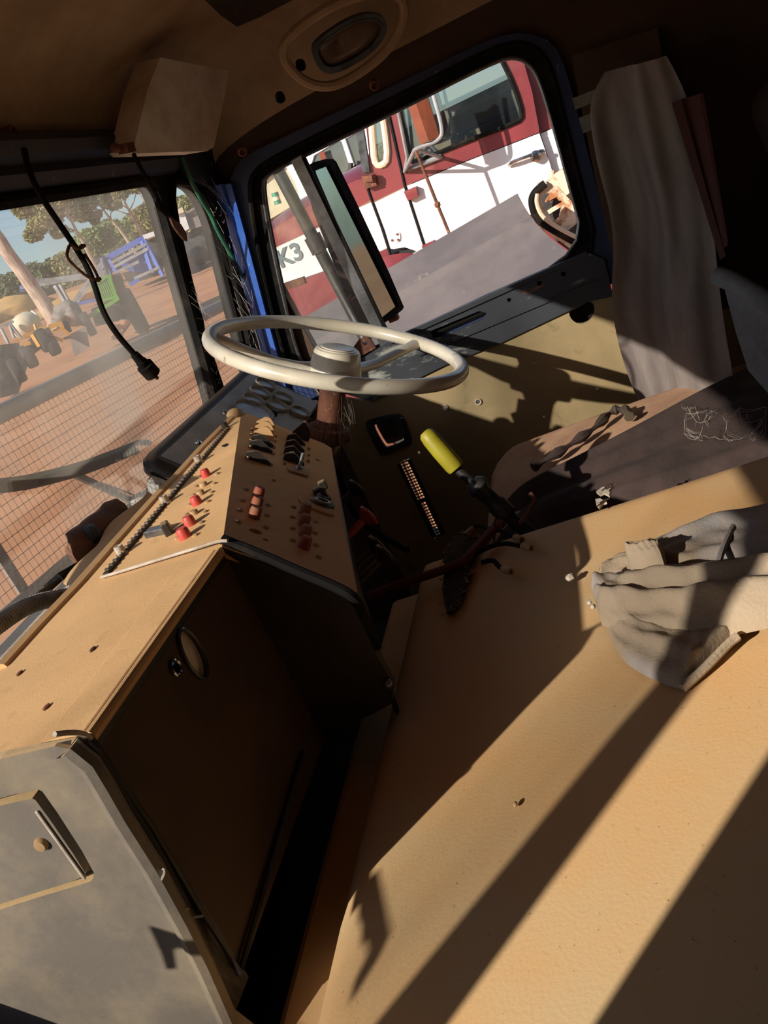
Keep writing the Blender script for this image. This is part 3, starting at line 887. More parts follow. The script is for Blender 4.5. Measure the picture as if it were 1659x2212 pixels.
# ================================================================== STEERING
WC = Vector((1.65, .4765, -.2443)); WN = Vector((.0444, -.5157, .8556)).normalized()
WR = .251
WU = Vector((0, 1, 0)) - WN * WN.y; WU.normalize(); WV = WN.cross(WU)
whl = thing('steering_wheel', WC - WN * .06, 'large cream three-spoke steering wheel with a domed hub', 'steering wheel')
bm = NB()
nn = 96
pts, rad = [], []
for i in range(nn):
    a = 2 * math.pi * i / nn
    pts.append(WC + (WU * math.cos(a) + WV * math.sin(a)) * WR)
    rad.append(.0145)
tube(bm, pts, rad, 14, True)
for v in bm.verts:                            # finger scallops on the underside
    d = v.co - WC; a = math.atan2(d.dot(WV), d.dot(WU))
    if d.dot(WN) < -.004: v.co += WN * (.0028 * math.sin(a * 48))
obj('rim', bm, M['cream_wheel'], whl, True, angle=80)
bm = NB()
lathe(bm, [(.054, -.066), (.056, -.058), (.052, -.03), (.047, -.004), (.044, .002), (.040, .004), (.040, .0055), (.034, .0065), (.034, .008), (.028, .009), (0, .0095)], WC, WN, 36)
obj('hub', bm, M['cream_wheel'], whl, True, angle=35)
for dx, dy in ((-.044, .2195), (.183, -.146), (-.201, -.09)):
    d = Vector((dx, dy, 0)); d = d - WN * d.dot(WN); d.normalize(); s = WN.cross(d)
    bm = NB()
    prof = [(.035, -.040, .024, .013), (.07, -.042, .018, .011), (.12, -.036, .0145, .009), (.18, -.020, .0135, .009), (.225, -.006, .014, .010), (.248, -.001, .018, .011)]
    rings = []
    for (rr_, h, wd, th_) in prof:
        c = WC + d * rr_ + WN * h
        rings.append([bm.verts.new(c + s * (wd * math.cos(k * math.pi / 5)) + WN * (th_ * math.sin(k * math.pi / 5))) for k in range(10)])
    for a, b in zip(rings, rings[1:]):
        for k in range(10): bm.faces.new((a[k], a[(k + 1) % 10], b[(k + 1) % 10], b[k]))
    bm.faces.new(rings[0]); bm.faces.new(rings[-1])
    obj('spoke', bm, M['cream_wheel'], whl, True, angle=70)
col = thing('steering_column', WC - WN * .2, 'rusty steering column with a bolted clamp below the wheel', 'steering column')
bm = NB(); lathe(bm, [(.034, -.067), (.030, -.075), (.027, -.085), (.027, -.145), (.031, -.152), (.031, -.158)], WC, WN, 24); obj('jacket_tube', bm, M['rust'], col, True)
bm = NB(); lathe(bm, [(.024, -.19), (.024, -.55)], WC, WN, 16); obj('lower_tube', bm, M['black_metal'], col, True)
bm = NB(); lathe(bm, [(.030, -.158), (.043, -.16), (.045, -.166), (.045, -.184), (.040, -.188), (.024, -.19)], WC, WN, 20); cl_ = obj('clamp', bm, M['rust'], col, True)
cx_ = (WV if WV.x > 0 else -WV)
for a in (205, 265, 330):
    aa = math.radians(a); dd = (cx_ * math.cos(aa) + WU * math.sin(aa))
    bm = NB(); lathe(bm, [(.007, 0), (.007, .005), (.004, .006), (0, .006)], WC - WN * .175 + dd * .044, dd, 6); obj('clamp_bolt', bm, M['steel' if a == 330 else 'rust'], cl_, True)
bm = NB(); box(bm, WC - WN * .145 + cx_ * .036, (.018, .03, .05), None, .003); bar(bm, WC - WN * .13 + cx_ * .045, WC - WN * .09 + cx_ * .045, .010, .010); obj('bracket', bm, M['rust'], col)
bm = NB(); box(bm, WC - WN * .20 - cx_ * .005, (.055, .05, .02), Matrix.Rotation(.5, 3, 'X'), .004); obj('lower_bracket', bm, M['dusty_knob'], col)
random.seed(11)
bm = NB()
for i in range(34):
    a = math.radians(random.uniform(170, 300)); dd = cx_ * math.cos(a) + WU * math.sin(a)
    p0 = WC - WN * random.uniform(.08, .17) + dd * .03
    p2 = WC - WN * random.uniform(.12, .20) + dd * random.uniform(.045, .06) - cx_ * random.uniform(0, .07)
    tube(bm, chaikin([p0, lerp(p0, p2, .5) + Vector((random.uniform(-.008, .008), random.uniform(-.008, .008), -.004)), p2], 2, False), .00013, 3, caps=False)
obj('cobweb', bm, M['web'], label='pale cobweb threads on the rusty steering column', cat='cobweb', kind='stuff')

# ================================================================== ENGINE COVER
EZ = -.55
ec = thing('engine_cover', (.83, -.2, -.6), 'wide tan vinyl engine cover between the seats, partly sunlit', 'engine cover')
exa, exb, eya, eyb = .30, 1.267, -1.02, .392
def etop(x, y):
    r = .045
    d = min(x - exa, exb - x, eyb - y)
    z = EZ
    z += .006 * math.sin(3 * x + 1) * math.cos(2.3 * y) - .004
    if y < -.15: z += .10 * min(1, ((-.15 - y) / .5)) ** 2
    return z
def rnd(u, a, b, r):
    """spread parameter so that the ends follow a quarter round"""
    return u
def ecf(u, v):
    # u across x with skirts, v along y with a front skirt
    def fold(t, lo, hi, dlo, dhi, r=.045):
        ln = hi - lo; tot = ln + dlo + dhi
        s = t * tot - dlo
        if s < r:
            k = min((r - s) / (r * 1.57), 1) if s > r - r * 1.57 else 1
            if s > r - r * 1.57: return lo + r - r * math.sin(k * math.pi / 2), r - r * math.cos(k * math.pi / 2)
            return lo, r + (r - r * 1.57 - s)
        if s > ln - r:
            q_ = s - (ln - r)
            if q_ < r * 1.57:
                k = q_ / (r * 1.57); return hi - r + r * math.sin(k * math.pi / 2), r - r * math.cos(k * math.pi / 2)
            return hi, r + q_ - r * 1.57
        return lo + s, 0
    x, dx_ = fold(u, exa, exb, .3, .3)
    y, dy_ = fold(v, eya, eyb, .0, .16)
    z = etop(x, y) - max(dx_, dy_)
    return Vector((x, y, z))
bm = NB(); grid(bm, ecf, 90, 90)
obj('vinyl_cover', bm, M['tan_vinyl'], ec, True, angle=75)
bm = NB(); bar(bm, (.32, .425, -.63), (1.26, .425, -.63), .07, .03, bev=.01); obj('front_flange', bm, M['tan_vinyl'], ec)
# torn split in the vinyl with foam showing, and small worn-through patches
def EP(px, py, o=0.0): return PZ(px, py, EZ + o)
random.seed(5)
tl = [(998, 1150), (1015, 1160), (1028, 1158), (1030, 1175), (1022, 1200), (1012, 1222), (1018, 1234), (1008, 1256), (1002, 1275), (992, 1300), (975, 1316), (964, 1322), (958, 1300), (955, 1270), (958, 1250), (962, 1225), (957, 1210), (962, 1190), (968, 1180), (980, 1165)]
bm = NB(); plate(bm, [EP(a, b, .0035) for a, b in tl], [], (0, 0, -.006)); obj('split', bm, M['foam'], ec, label='dark ragged split in the vinyl')
bm = NB()
for i, (a, b) in enumerate(tl * 5):
    p = EP(a + random.uniform(-4, 4), b + random.uniform(-4, 4), .004)
    tube(bm, [p, p + Vector((random.uniform(-.008, .008), random.uniform(-.008, .008), random.uniform(0, .003)))], .0006, 4)
obj('frayed_thread', bm, M['dusty_knob'], ec, kind='stuff')
for pl in ([(1288, 1062), (1300, 1052), (1314, 1050), (1322, 1042), (1318, 1058), (1316, 1070), (1304, 1064), (1296, 1068)], [(1286, 1078), (1296, 1076), (1310, 1084), (1302, 1086), (1294, 1096), (1288, 1090)]):
    bm = NB(); plate(bm, [EP(a, b, .003) for a, b in pl], [], (0, 0, -.004)); wp = obj('worn_patch', bm, M['white_cord'], ec)
    c = sum((EP(a, b, .004) for a, b in pl), Vector()) / len(pl)
    bm = NB()
    for k in range(6):
        q0 = c + Vector((random.uniform(-.012, .012), random.uniform(-.006, .006), 0)); tube(bm, [q0, q0 + Vector((.006, -.010, .001))], .0009, 4)
    obj('loose_thread', bm, M['foam'], wp, kind='stuff')
for k, (a, b, r) in enumerate([(1233, 1253, .006), (1273, 1301, .004), (1281, 1310, .004), (1113, 1737, .0028)]):
    bm = NB()
    if k == 0: lathe(bm, [(r * .6, 0), (r, .002), (r * .9, .007), (r * .4, .008), (r * .35, .004), (0, .003)], EP(a, b), (.2, .1, 1), 12)
    else: sph(bm, EP(a, b, r * .5), r, 2, (1.2, .8, .7))
    for v in bm.verts: v.co += Vector((random.uniform(-1, 1), random.uniform(-1, 1), random.uniform(-1, 1))) * r * .12
    obj(('grommet', 'crumb', 'crumb', 'crumb')[k], bm, M['white_cord' if k != 3 else 'dusty_knob'], None, True, ('frayed pale ring lying at the shadow edge on the engine cover', 'upper of two pale crumbs beside the grey rag', 'lower of two pale crumbs touching the grey rag', 'tiny crumb alone on the sunlit front of the engine cover')[k], ('ring', 'crumb', 'crumb', 'crumb')[k])

# loose wiring with bared connectors lying on the cover
wl = thing('wiring_loom', EP(960, 1260), 'loose wiring loom with red sleeve and cut connector ends across the split vinyl', 'wiring')
bm = NB(); tube(bm, chaikin([EP(790, 1290, .02), EP(860, 1262, .012), EP(940, 1238, .012), EP(1000, 1215, .012), EP(1030, 1185, .012), EP(1066, 1143, .012)], 3, False), .0075, 8); obj('red_sleeve', bm, M['red_wire'], wl, True)
for pts_ in ([(1000, 1215), (1050, 1183), (1090, 1172), (1128, 1180)], [(1030, 1180), (1070, 1142), (1090, 1150), (1112, 1160)], [(1040, 1215), (1066, 1208), (1078, 1225), (1086, 1228)], [(1062, 1150), (1050, 1138), (1030, 1134), (1022, 1142)]):
    bm = NB(); pp = chaikin([EP(a, b, .010) for a, b in pts_], 2, False); tube(bm, pp, .0038, 7)
    wr = obj('wire', bm, M['black_rubber'], wl, True)
    d = (pp[-1] - pp[-2]).normalized()
    bm = NB(); lathe(bm, [(.0045, 0), (.006, .004), (.006, .022), (.004, .022), (.0035, .015)], pp[-1], d, 10); obj('connector', bm, M['dusty_knob'], wr, True)

# ================================================================== RAG ON THE COVER
rg = thing('folded_rag', EP(1480, 1300), 'crumpled dusty grey-tan woollen rag lying folded on the engine cover', 'rag')
def lobe(A, B, h, nm, seed, wob=.004, base=0.0, ridges=3, close=False):
    random.seed(seed)
    ph = [random.uniform(0, 6) for _ in range(6)]
    A = chaikin([EP(a, b, base) for a, b in A], 2, False); B = chaikin([EP(a, b, base) for a, b in B], 2, False)
    def at(P_, u):
        k = u * (len(P_) - 1.0001); i = int(k); return lerp(P_[i], P_[i + 1], k - i)
    def fn(u, v):
        p = lerp(at(A, u), at(B, u), v)
        e = min(1, (max(math.sin(math.pi * v), 0)) ** .45)
        eu = min(1, u * 7) ** .5 * (min(1, (1 - u) * 9) ** .5 if close else 1)
        z = h * e * eu
        z += wob * e * (.8 * math.sin(24 * v - 7 * u * (1 + .3 * math.sin(5 * u)) + ph[3]) * (1 - u * .5) + .35 * math.sin(41 * u + 20 * v + ph[4]) + math.sin(ridges * 6 * v + 3 * u + ph[0]) + .7 * math.sin(9 * u + 4 * v + ph[1]) + .5 * math.sin(17 * u - 11 * v + ph[2]))
        return p + Vector((0, 0, max(z, 0)))
    bm = NB(); grid(bm, fn, 46, 30)
    return obj(nm, bm, M['rag'], rg, True, angle=80)
lobe([(1303, 1335), (1325, 1392), (1345, 1428), (1385, 1456), (1440, 1480), (1475, 1490)], [(1330, 1300), (1400, 1345), (1470, 1355), (1550, 1352), (1590, 1360), (1598, 1372)], .022, 'lower_fold', 3, .0025, 0.0, 2, True)
lobe([(1300, 1350), (1340, 1365), (1400, 1372), (1480, 1380), (1570, 1376), (1660, 1358), (1760, 1330)], [(1288, 1296), (1310, 1268), (1350, 1255), (1440, 1252), (1540, 1250), (1660, 1235), (1780, 1215)], .040, 'middle_fold', 8, .005, .008, 3)
lobe([(1305, 1285), (1330, 1275), (1400, 1262), (1470, 1256), (1540, 1252), (1660, 1240), (1780, 1222)], [(1302, 1262), (1315, 1235), (1345, 1214), (1420, 1178), (1500, 1138), (1590, 1116), (1780, 1070)], .026, 'upper_fold', 12, .004, 0.0, 2)
lobe([(1366, 1250), (1400, 1256), (1430, 1255), (1448, 1252)], [(1368, 1224), (1400, 1216), (1425, 1212), (1444, 1214)], .045, 'tucked_corner', 15, .002, .012, 1, True)
bm = NB(); hp_ = chaikin([EP(1474, 1486, .004), EP(1520, 1446, .007), EP(1575, 1388, .010), EP(1594, 1374, .012)], 2, False); tube(bm, hp_, .005, 7); obj('hem', bm, M['rag'], rg, True)
bm = NB(); tube(bm, chaikin([EP(1545, 1250, .025), EP(1556, 1200, .030), EP(1572, 1160, .026), EP(1592, 1122, .014)], 2, False), .004, 7); obj('seam', bm, M['rag'], rg, True)

# ================================================================== SEAT, COVER, LEVER
seat = thing('driver_seat', (1.66, -.1, -.9), 'worn pinkish-tan fabric driver seat cushion beside the door', 'seat')
sx0, sx1, sy0, sy1 = 1.43, 1.925, -.42, .335
def sf(u, v):
    x = sx0 + (sx1 - sx0) * u; y = sy0 + (sy1 - sy0) * v
    def ed(d, r): return r - math.sqrt(max(0, r * r - (r - min(d, r)) ** 2))
    z = -.635 + .018 * math.sin(math.pi * u) * math.sin(math.pi * min(v, 1)) - ed(min(u, 1 - u) * (sx1 - sx0), .05) - ed((1 - v) * (sy1 - sy0), .09)
    if u in (0, 1) or v in (0, 1): z -= .10
    cr = max(0, .16 - math.hypot(1.0 - v, min(u, 1 - u))) * .5
    return Vector((x + (.5 - u) * cr * .5, y - cr * .4, z))
bm = NB(); grid(bm, sf, 34, 40); obj('cushion', bm, M['seat_fabric'], seat, True, angle=80)
bm = NB(); tube(bm, chaikin([Vector((sx1 - .012, -.40, -.668)), Vector((sx1 - .012, .2, -.668)), Vector((sx1 - .03, .30, -.69)), Vector((1.6, .325, -.715)), Vector((1.40, .30, -.70))], 2, False), .005, 6); obj('piping', bm, M['rust'], seat, True)
bm = NB(); box(bm, (1.65, -.05, -.81), (.50, .68, .12), None, .03); obj('base', bm, M['seat_cover'], seat)
bm = NB(); box(bm, (1.65, -.10, -.985), (.34, .44, .24), None, .02); obj('pedestal', bm, M['black_metal'], seat)
bm = NB(); box(bm, (1.65, -.50, -.42), (.5, .14, .62), Matrix.Rotation(math.radians(-8), 3, 'X'), .05, 4); obj('backrest', bm, M['seat_cover'], seat, True)
# bunched mauve cloth over the inner half of the cushion
random.seed(21)
def cf(u, v):
    # u from front to back along the seat, v from inner drop to crest
    y = .30 - .66 * u
    crest = min(1.50 + .36 * u, 1.80) + .015 * math.sin(9 * u)
    x = 1.372 + (crest - 1.372) * v
    uu = (x - sx0) / (sx1 - sx0); vv = (y - sy0) / (sy1 - sy0)
    z = -.637 + .016 * math.sin(math.pi * max(0, min(1, uu)))
    z -= max(0, (1.45 - x)) * 1.4
    if y > .2: z -= (y - .2) ** 2 * 4.5
    rid = .5 + .5 * math.sin(v * 15 + u * 2 + .8 * math.sin(5 * u))
    z += .014 * rid * (v ** .8) * (1 - .3 * u) + .004 * math.sin(23 * v + 9 * u) * v + .012 * math.exp(-((v - .93) / .06) ** 2) * (.5 + .5 * math.sin(4 * u + .5))
    if v > .97: z -= .03
    return Vector((x, y, z + .006))
bm = NB(); grid(bm, cf, 44, 56); obj('seat_cloth', bm, M['seat_cover'], None, True, 'dark mauve cloth bunched along the inner half of the driver seat', 'cloth', angle=80)
bm = NB(); tw = [PZ(a, b, -.60) for a, b in [(1150, 1010), (1200, 982), (1240, 955), (1285, 925), (1315, 893), (1335, 883), (1352, 885), (1360, 900)]]
tw = chaikin(tw, 2, False); tube(bm, tw, [.008 + .004 * math.sin(i * 1.3) for i in range(len(tw))], 7); obj('twisted_cloth', bm, M['seat_cover'], None, True, 'twisted mauve cloth strip looped on the pink seat cushion', 'cloth')

lev = thing('hand_lever', (1.33, .12, -.9), 'black hand lever with a yellow plastic grip beside the driver seat', 'lever')
g0, g1 = PX(916, 932, 1.36), PX(986, 1012, 1.345)
bm = NB(); dG = (g1 - g0); lG = dG.length
lathe(bm, [(0, 0), (.009, .001), (.0135, .006), (.0155, .018), (.0165, lG * .5), (.0165, lG * .92), (.0150, lG), (.006, lG)], g0, dG, 18); obj('grip', bm, M['yellow_grip'], lev, True)
bm = NB(); s1, s2 = PX(1030, 1050, 1.335), PX(1110, 1125, 1.325)
tube(bm, [g1, s1, s2, Vector((1.32, .10, -.78)), Vector((1.31, .04, -1.08))], [.008, .009, .012, .012, .012], 10); obj('stick', bm, M['black_metal'], lev, True)
bm = NB(); lathe(bm, [(.012, -.012), (.020, -.004), (.021, .004), (.015, .012), (.014, .04), (.018, .045), (.018, .07), (.013, .075)], s1, (s2 - s1), 14); obj('collar', bm, M['black_metal'], lev, True)
bm = NB(); tube(bm, [s2 + Vector((-.02, -.01, .0)), s2 + Vector((-.01, -.03, .01)), s2 + Vector((.01, -.045, .02)), s2 + Vector((.02, -.04, .03))], .004, 6); sph(bm, s2 + Vector((-.012, .02, .008)), .010, 1); obj('linkage', bm, M['rust'], lev, True)

# ================================================================== CURTAIN AND REAR
cu = thing('curtain', PX(1450, 980, 1.86), 'greyish-white sleeper curtain gathered behind the driver door', 'curtain')
CLp = [(1318, 150), (1292, 205), (1298, 270), (1318, 360), (1338, 430), (1346, 520), (1336, 600), (1338, 690), (1360, 790), (1396, 885), (1442, 992)]
CRp = [(1440, 120), (1478, 200), (1502, 290), (1520, 370), (1535, 430), (1548, 520), (1558, 600), (1572, 700), (1590, 800), (1594, 870), (1582, 965)]
CLp = chaikin([PX(a, b, 1.99) for a, b in CLp], 2, False); CRp = chaikin([PX(a, b, 1.78) for a, b in CRp], 2, False)
def cuf(u, v):
    k = u * (len(CLp) - 1.0001); i = int(k)
    a = lerp(CLp[i], CLp[i + 1], k - i); b = lerp(CRp[i], CRp[i + 1], k - i)
    p = lerp(a, b, v)
    n_ = Vector((-.9, .35, 0))
    gather = .35 + .65 * math.sin(math.pi * min(1, u * .9 + .1))
    dsp = (.024 * math.sin(v * 10 + 1.9 * math.sin(2.6 * u + .4)) + .009 * math.sin(v * 23 + 4 * u) + .022 * math.sin(4 * v + 5 * u)) * gather
    return p + n_ * (dsp + .03)
bm = NB(); grid(bm, cuf, 60, 70); obj('cloth', bm, M['curtain'], cu, True, angle=85)
bm = NB()
def redf(u, v):
    a = lerp(PX(1455, 220, 1.80), PX(1560, 560, 1.74), u); b = lerp(PX(1520, 200, 1.72), PX(1575, 520, 1.68), u)
    return lerp(a, b, v) + Vector((-.012 * math.sin(9 * v), 0, 0))
grid(bm, redf, 12, 8, .004); obj('red_lining', bm, M['curtain_red'], cu, True, label='dull red lining strip')
bm = NB(); bar(bm, (1.98, -.14, .33), (1.98, -1.0, .33), .02, .02, bev=.004); obj('rail', bm, M['steel'], cu)
bk_ = thing('bunk_board', PX(1640, 830, 1.55), 'grey padded bunk edge with a pale rim at the right of the curtain', 'bunk')
bm = NB(); pts_ = [PX(1566, 628, 1.6), PX(1590, 628, 1.57), PX(1700, 700, 1.46), PX(1760, 930, 1.42), PX(1661, 852, 1.5), PX(1616, 800, 1.55), PX(1590, 720, 1.58)]
n_ = (pts_[2] - pts_[0]).cross(pts_[4] - pts_[0]).normalized(); d_ = n_.dot(pts_[0])
pts_ = [PP(*q_, n_, d_) for q_ in [(1566, 628), (1590, 628), (1700, 700), (1760, 930), (1661, 852), (1616, 800), (1590, 720)]]
plate(bm, pts_, [], (.05, -.02, -.01)); obj('side_cloth', bm, M['bunk_vinyl'], bk_)
bm = NB(); tube(bm, [PP(1552, 596, n_, d_), PP(1590, 612, n_, d_), PP(1720, 690, n_, d_)], .017, 10); obj('padded_rim', bm, M['bunk_vinyl'], bk_, True)
bm = NB(); box(bm, (1.7, -.82, -.55), (.75, .8, .10), None, .02); obj('mattress', bm, M['seat_cover'], bk_)
# cobweb bridging the curtain and the bunk
random.seed(31)
bm = NB()
nodes = [PX(random.uniform(1470, 1655), random.uniform(870, 960), 1.50 + random.uniform(-.1, .15)) for _ in range(110)]
for i, a in enumerate(nodes):
    for b in sorted(nodes, key=lambda q_: (q_ - a).length)[1:4]:
        tube(bm, [a, lerp(a, b, .5) + Vector((0, 0, -.004)), b], .0002, 3, caps=False)
obj('cobweb', bm, M['web'], label='tangled cobweb strung beside the foot of the curtain', cat='cobweb', kind='stuff')

# ================================================================== OVERHEAD
# cream box hung under the front of the roof lining
bx = thing('speaker_box', PY(390, 330, .60), 'cream plastic box hung at the front corner of the roof', 'box')
fr = [(346, 124), (494, 154), (484, 215), (462, 318), (448, 326), (296, 331), (288, 322), (320, 190)]
n_ = Vector((-.35, -.9, -.25)).normalized(); p0 = PY(390, 240, .57); d_ = n_.dot(p0)
frp = [PP(a, b, n_, d_) for a, b in fr]
bm = NB(); plate(bm, frp, [], -n_ * .06)
bmesh.ops.bevel(bm, geom=[e for e in bm.edges if len(e.link_faces) == 2 and e.calc_face_angle(0) > 1.2], offset=.007, segments=2, affect='EDGES')
obj('housing', bm, M['cream_plastic'], bx, True, angle=50)
bm = NB(); bar(bm, PY(262, 322, .62), PY(284, 318, .60), .02, .015); lathe(bm, [(.008, 0), (.008, .01), (.004, .012)], PY(250, 320, .62), (-1, -.3, 0), 8); obj('mounting_lug', bm, M['rust'], bx)
# interior lamp in the side cove
n_ = Vector((-.82, -.12, -.56)).normalized(); d_ = n_.dot(PX(750, 90, 1.93))
lp = thing('interior_lamp', PP(750, 90, n_, d_), 'oblong interior lamp set in the roof lining above the door', 'lamp')
ring = chaikin([PP(a, b, n_, d_) for a, b in [(668, 106), (682, 80), (758, 30), (812, 22), (836, 42), (830, 78), (790, 120), (722, 156), (690, 150)]], 2)
inn = chaikin([PP(a, b, n_, d_) for a, b in [(680, 108), (692, 86), (760, 42), (806, 34), (824, 48), (818, 74), (784, 110), (722, 142), (698, 138)]], 2)
bm = NB(); plate(bm, ring, [inn], n_ * .012); tube(bm, [p + n_ * .012 for p in inn], .0025, 6, True); obj('bezel', bm, M['dark_chrome'], lp, True)
cn = sum(inn, Vector()) / len(inn)
bm = NB()
def lens(u, v):
    a = 2 * math.pi * u; i = int(u * len(inn)) % len(inn)
    p = lerp(cn, inn[i], v); return p + n_ * (.016 * (1 - v * v) + .002)
grid(bm, lens, len(inn), 8); obj('lens', bm, M['orange_lens'], lp, True)
bm = NB()
for k in range(9):
    a = lerp(PP(706, 128, n_, d_), PP(740, 108, n_, d_), k / 8); b = lerp(PP(690, 104, n_, d_), PP(722, 78, n_, d_), k / 8)
    tube(bm, [a + n_ * .016, b + n_ * .016], .0012, 4)
obj('lens_rib', bm, M['orange_lens'], lp, True, kind='stuff')
bm = NB(); rr_ = chaikin([PP(a, b, n_, d_ + .004) for a, b in [(602, 110), (640, 60), (750, -8), (860, -20), (880, 30), (840, 110), (760, 170), (700, 192), (640, 168)]], 2)
tube(bm, rr_, .010, 8, True); obj('pressed_surround', bm, M['headliner'], lp, True)
for k, (a, b) in enumerate([(648, 136), (604, 206), (806, 178), (522, 321), (10, 290)]):
    nn_ = Vector((-.82, -.12, -.56)).normalized() if k < 4 else Vector((0, -1, -.2)).normalized()
    c = PX(a, b, 1.94) if k < 4 else PY(a, b, .69)
    bm = NB(); lathe(bm, [(.010, -.01), (.0105, .003), (.007, .005), (.006, -.004), (0, -.006)], c + nn_ * .012, nn_, 12)
    obj('lining_plug', bm, M['black_hole' if k < 2 else 'rust'], None, True, ('dark push plug just below the interior lamp', 'dark round plug in the lining above the window corner', 'brown plug in the lining above the window top edge', 'brown plug near the front corner of the door frame', 'brown plug in the lining at the left picture edge')[k], 'plug', None)

# ---- hanging cords
c1 = thing('hanging_cord', PY(318, 800, .6), 'long black cord hanging before the windscreen with a round connector end', 'cord')
cpts = chaikin([PY(a, b, .60) for a, b in [(52, 322), (60, 362), (85, 420), (140, 500), (180, 560), (203, 610), (220, 670), (250, 720), (290, 765), (302, 778)]], 3, False)
bm = NB(); tube(bm, cpts, .0042, 8); obj('cable', bm, M['black_rubber'], c1, True)
bm = NB(); d = (cpts[-1] - cpts[-3]).normalized()
lathe(bm, [(.006, -.012), (.0075, .002), (.0085, .003), (.0085, .010), (.0125, .011), (.0125, .030), (.009, .031), (0, .031)], cpts[-1], d, 16); obj('connector', bm, M['black_rubber'], c1, True)
bm = NB(); lathe(bm, [(.0028, .031), (.0028, .038), (0, .039)], cpts[-1] + Vector((.003, 0, -.002)), d, 8); obj('pin', bm, M['rust'], c1, True)
bm = NB(); tube(bm, chaikin([PY(a, b, .597) for a, b in [(182, 532), (168, 540), (152, 526), (146, 540), (144, 556), (160, 574), (178, 590), (196, 602), (214, 606), (208, 590), (196, 568), (182, 548)]], 2, False), .0022, 6)
sph(bm, PY(178, 532, .597), .005, 1, (1.6, 1, .7)); sph(bm, PY(212, 604, .597), .005, 1, (1.4, 1, .8)); obj('wire_tie', bm, M['dead_leaf'], c1, True, label='brown twisted tie looped on the cord')
c2 = thing('hanging_cord', PY(400, 520, .64), 'short black cord with a brown leaf-like tag hanging by the windscreen strip', 'cord')
cpts = chaikin([PY(a, b, .64) for a, b in [(288, 332), (310, 375), (335, 415), (350, 450), (362, 468)]], 3, False)
bm = NB(); tube(bm, cpts, .0042, 8); sph(bm, PY(346, 446, .64), .011, 1, (1, .8, 1.2)); obj('cable', bm, M['black_rubber'], c2, True)
bm = NB()
lf = [PY(a, b, .64) for a, b in [(362, 466), (374, 476), (388, 486), (400, 506), (402, 522), (394, 518), (382, 504), (372, 490)]]
plate(bm, lf, [], (.001, -.003, 0)); obj('leaf_tag', bm, M['dead_leaf'], c2)
bm = NB(); tube(bm, chaikin([WS(a, b, -.022) for a, b in [(392, 338), (410, 385), (436, 435), (455, 462), (470, 500), (505, 560), (530, 610), (552, 645)]], 2, False), .0048, 8)
obj('green_hose', bm, M['green_hose'], None, True, 'thin green hose running down the blue windscreen pillar', 'hose')
bm = NB()
random.seed(44)
for i in range(60):
    t = random.random(); a = lerp(WS(440, 410, -.015), WS(548, 800, -.015), t); 
    q0 = a + Vector((random.uniform(-.03, .06), random.uniform(-.03, 0), random.uniform(-.03, .03))); q1 = a + Vector((random.uniform(-.03, .06), random.uniform(-.03, 0), random.uniform(-.06, .0)))
    tube(bm, [q0, lerp(q0, q1, .5) + Vector((0, 0, -.006)), q1], .00028, 3, caps=False)
for i in range(40):
    t = random.random(); a = lerp(WS(400, 600, -.012), WS(475, 840, -.012), t)
    q0 = a + Vector((random.uniform(-.02, .02), random.uniform(-.015, 0), 0)); q1 = a + Vector((random.uniform(-.03, .03), random.uniform(-.02, 0), random.uniform(-.05, .02)))
    tube(bm, [q0, q1], .00028, 3, caps=False)
obj('cobweb', bm, M['web'], label='fine cobweb threads along the windscreen pillar and strip', cat='cobweb', kind='stuff')

# ---- clutter in the gap between dash and windscreen
fl_ = thing('trim_flap', PZ(240, 1180, DZ), 'upright brown trim board along the back of the padded dash', 'trim board')
lo_ = chaikin([PZ(a, b, DZ - .008) + Vector((0, .006, 0)) for a, b in [(167, 1270), (210, 1222), (250, 1176), (300, 1120), (340, 1074)]], 2, False)
hi_ = chaikin([PY(a, b, .725) for a, b in [(150, 1258), (186, 1206), (215, 1178), (250, 1128), (290, 1094), (322, 1063)]], 2, False)
def flf(u, v):
    def at(P_, t):
        k = t * (len(P_) - 1.0001); i = int(k); return lerp(P_[i], P_[i + 1], k - i)
    return lerp(at(lo_, u), at(hi_, u), v) + Vector((0, .006 * math.sin(14 * u) * v, 0))
bm = NB(); grid(bm, flf, 30, 5, .005); obj('board', bm, M['tan_vinyl'], fl_, True)
bm = NB(); plate(bm, [PZ(167, 1268, DZ), PZ(150, 1262, DZ + .004), PZ(140, 1298, DZ - .004), PZ(134, 1310, DZ - .004)], [], (0, .002, -.004)); obj('card_end', bm, M['white_card'], fl_)
bm = NB()
hp_ = chaikin([PY(a, b, .735) for a, b in [(-60, 1390), (-8, 1352), (30, 1325), (60, 1308), (100, 1296), (150, 1288)]], 3, False)
ln = 0; acc = [0]
for a, b in zip(hp_, hp_[1:]): ln += (b - a).length; acc.append(ln)
fine = []
for i in range(150):
    s_ = ln * i / 149; j = max(k for k in range(len(acc)) if acc[k] <= s_ + 1e-9); j = min(j, len(hp_) - 2)
    fine.append(lerp(hp_[j], hp_[j + 1], (s_ - acc[j]) / max(acc[j + 1] - acc[j], 1e-9)))
tube(bm, fine, [.0095 + (.0018 if (i // 2) % 2 else -.0024) for i in range(150)], 10)
obj('corrugated_hose', bm, M['hose_grey'], None, True, 'ribbed grey hose lying behind the dash at the windscreen base', 'hose', angle=30)
va_ = thing('air_vent', PZ(350, 1050, -.30), 'round grey louvred air vent behind the dash near the gauges', 'vent')
bm = NB(); c = PY(352, 1034, .76); lathe(bm, [(.028, -.06), (.028, 0), (.024, .002), (.024, -.006), (0, -.006)], c, (0, -.35, .93), 22); obj('vent_ring', bm, M['gauge_panel'], va_, True)
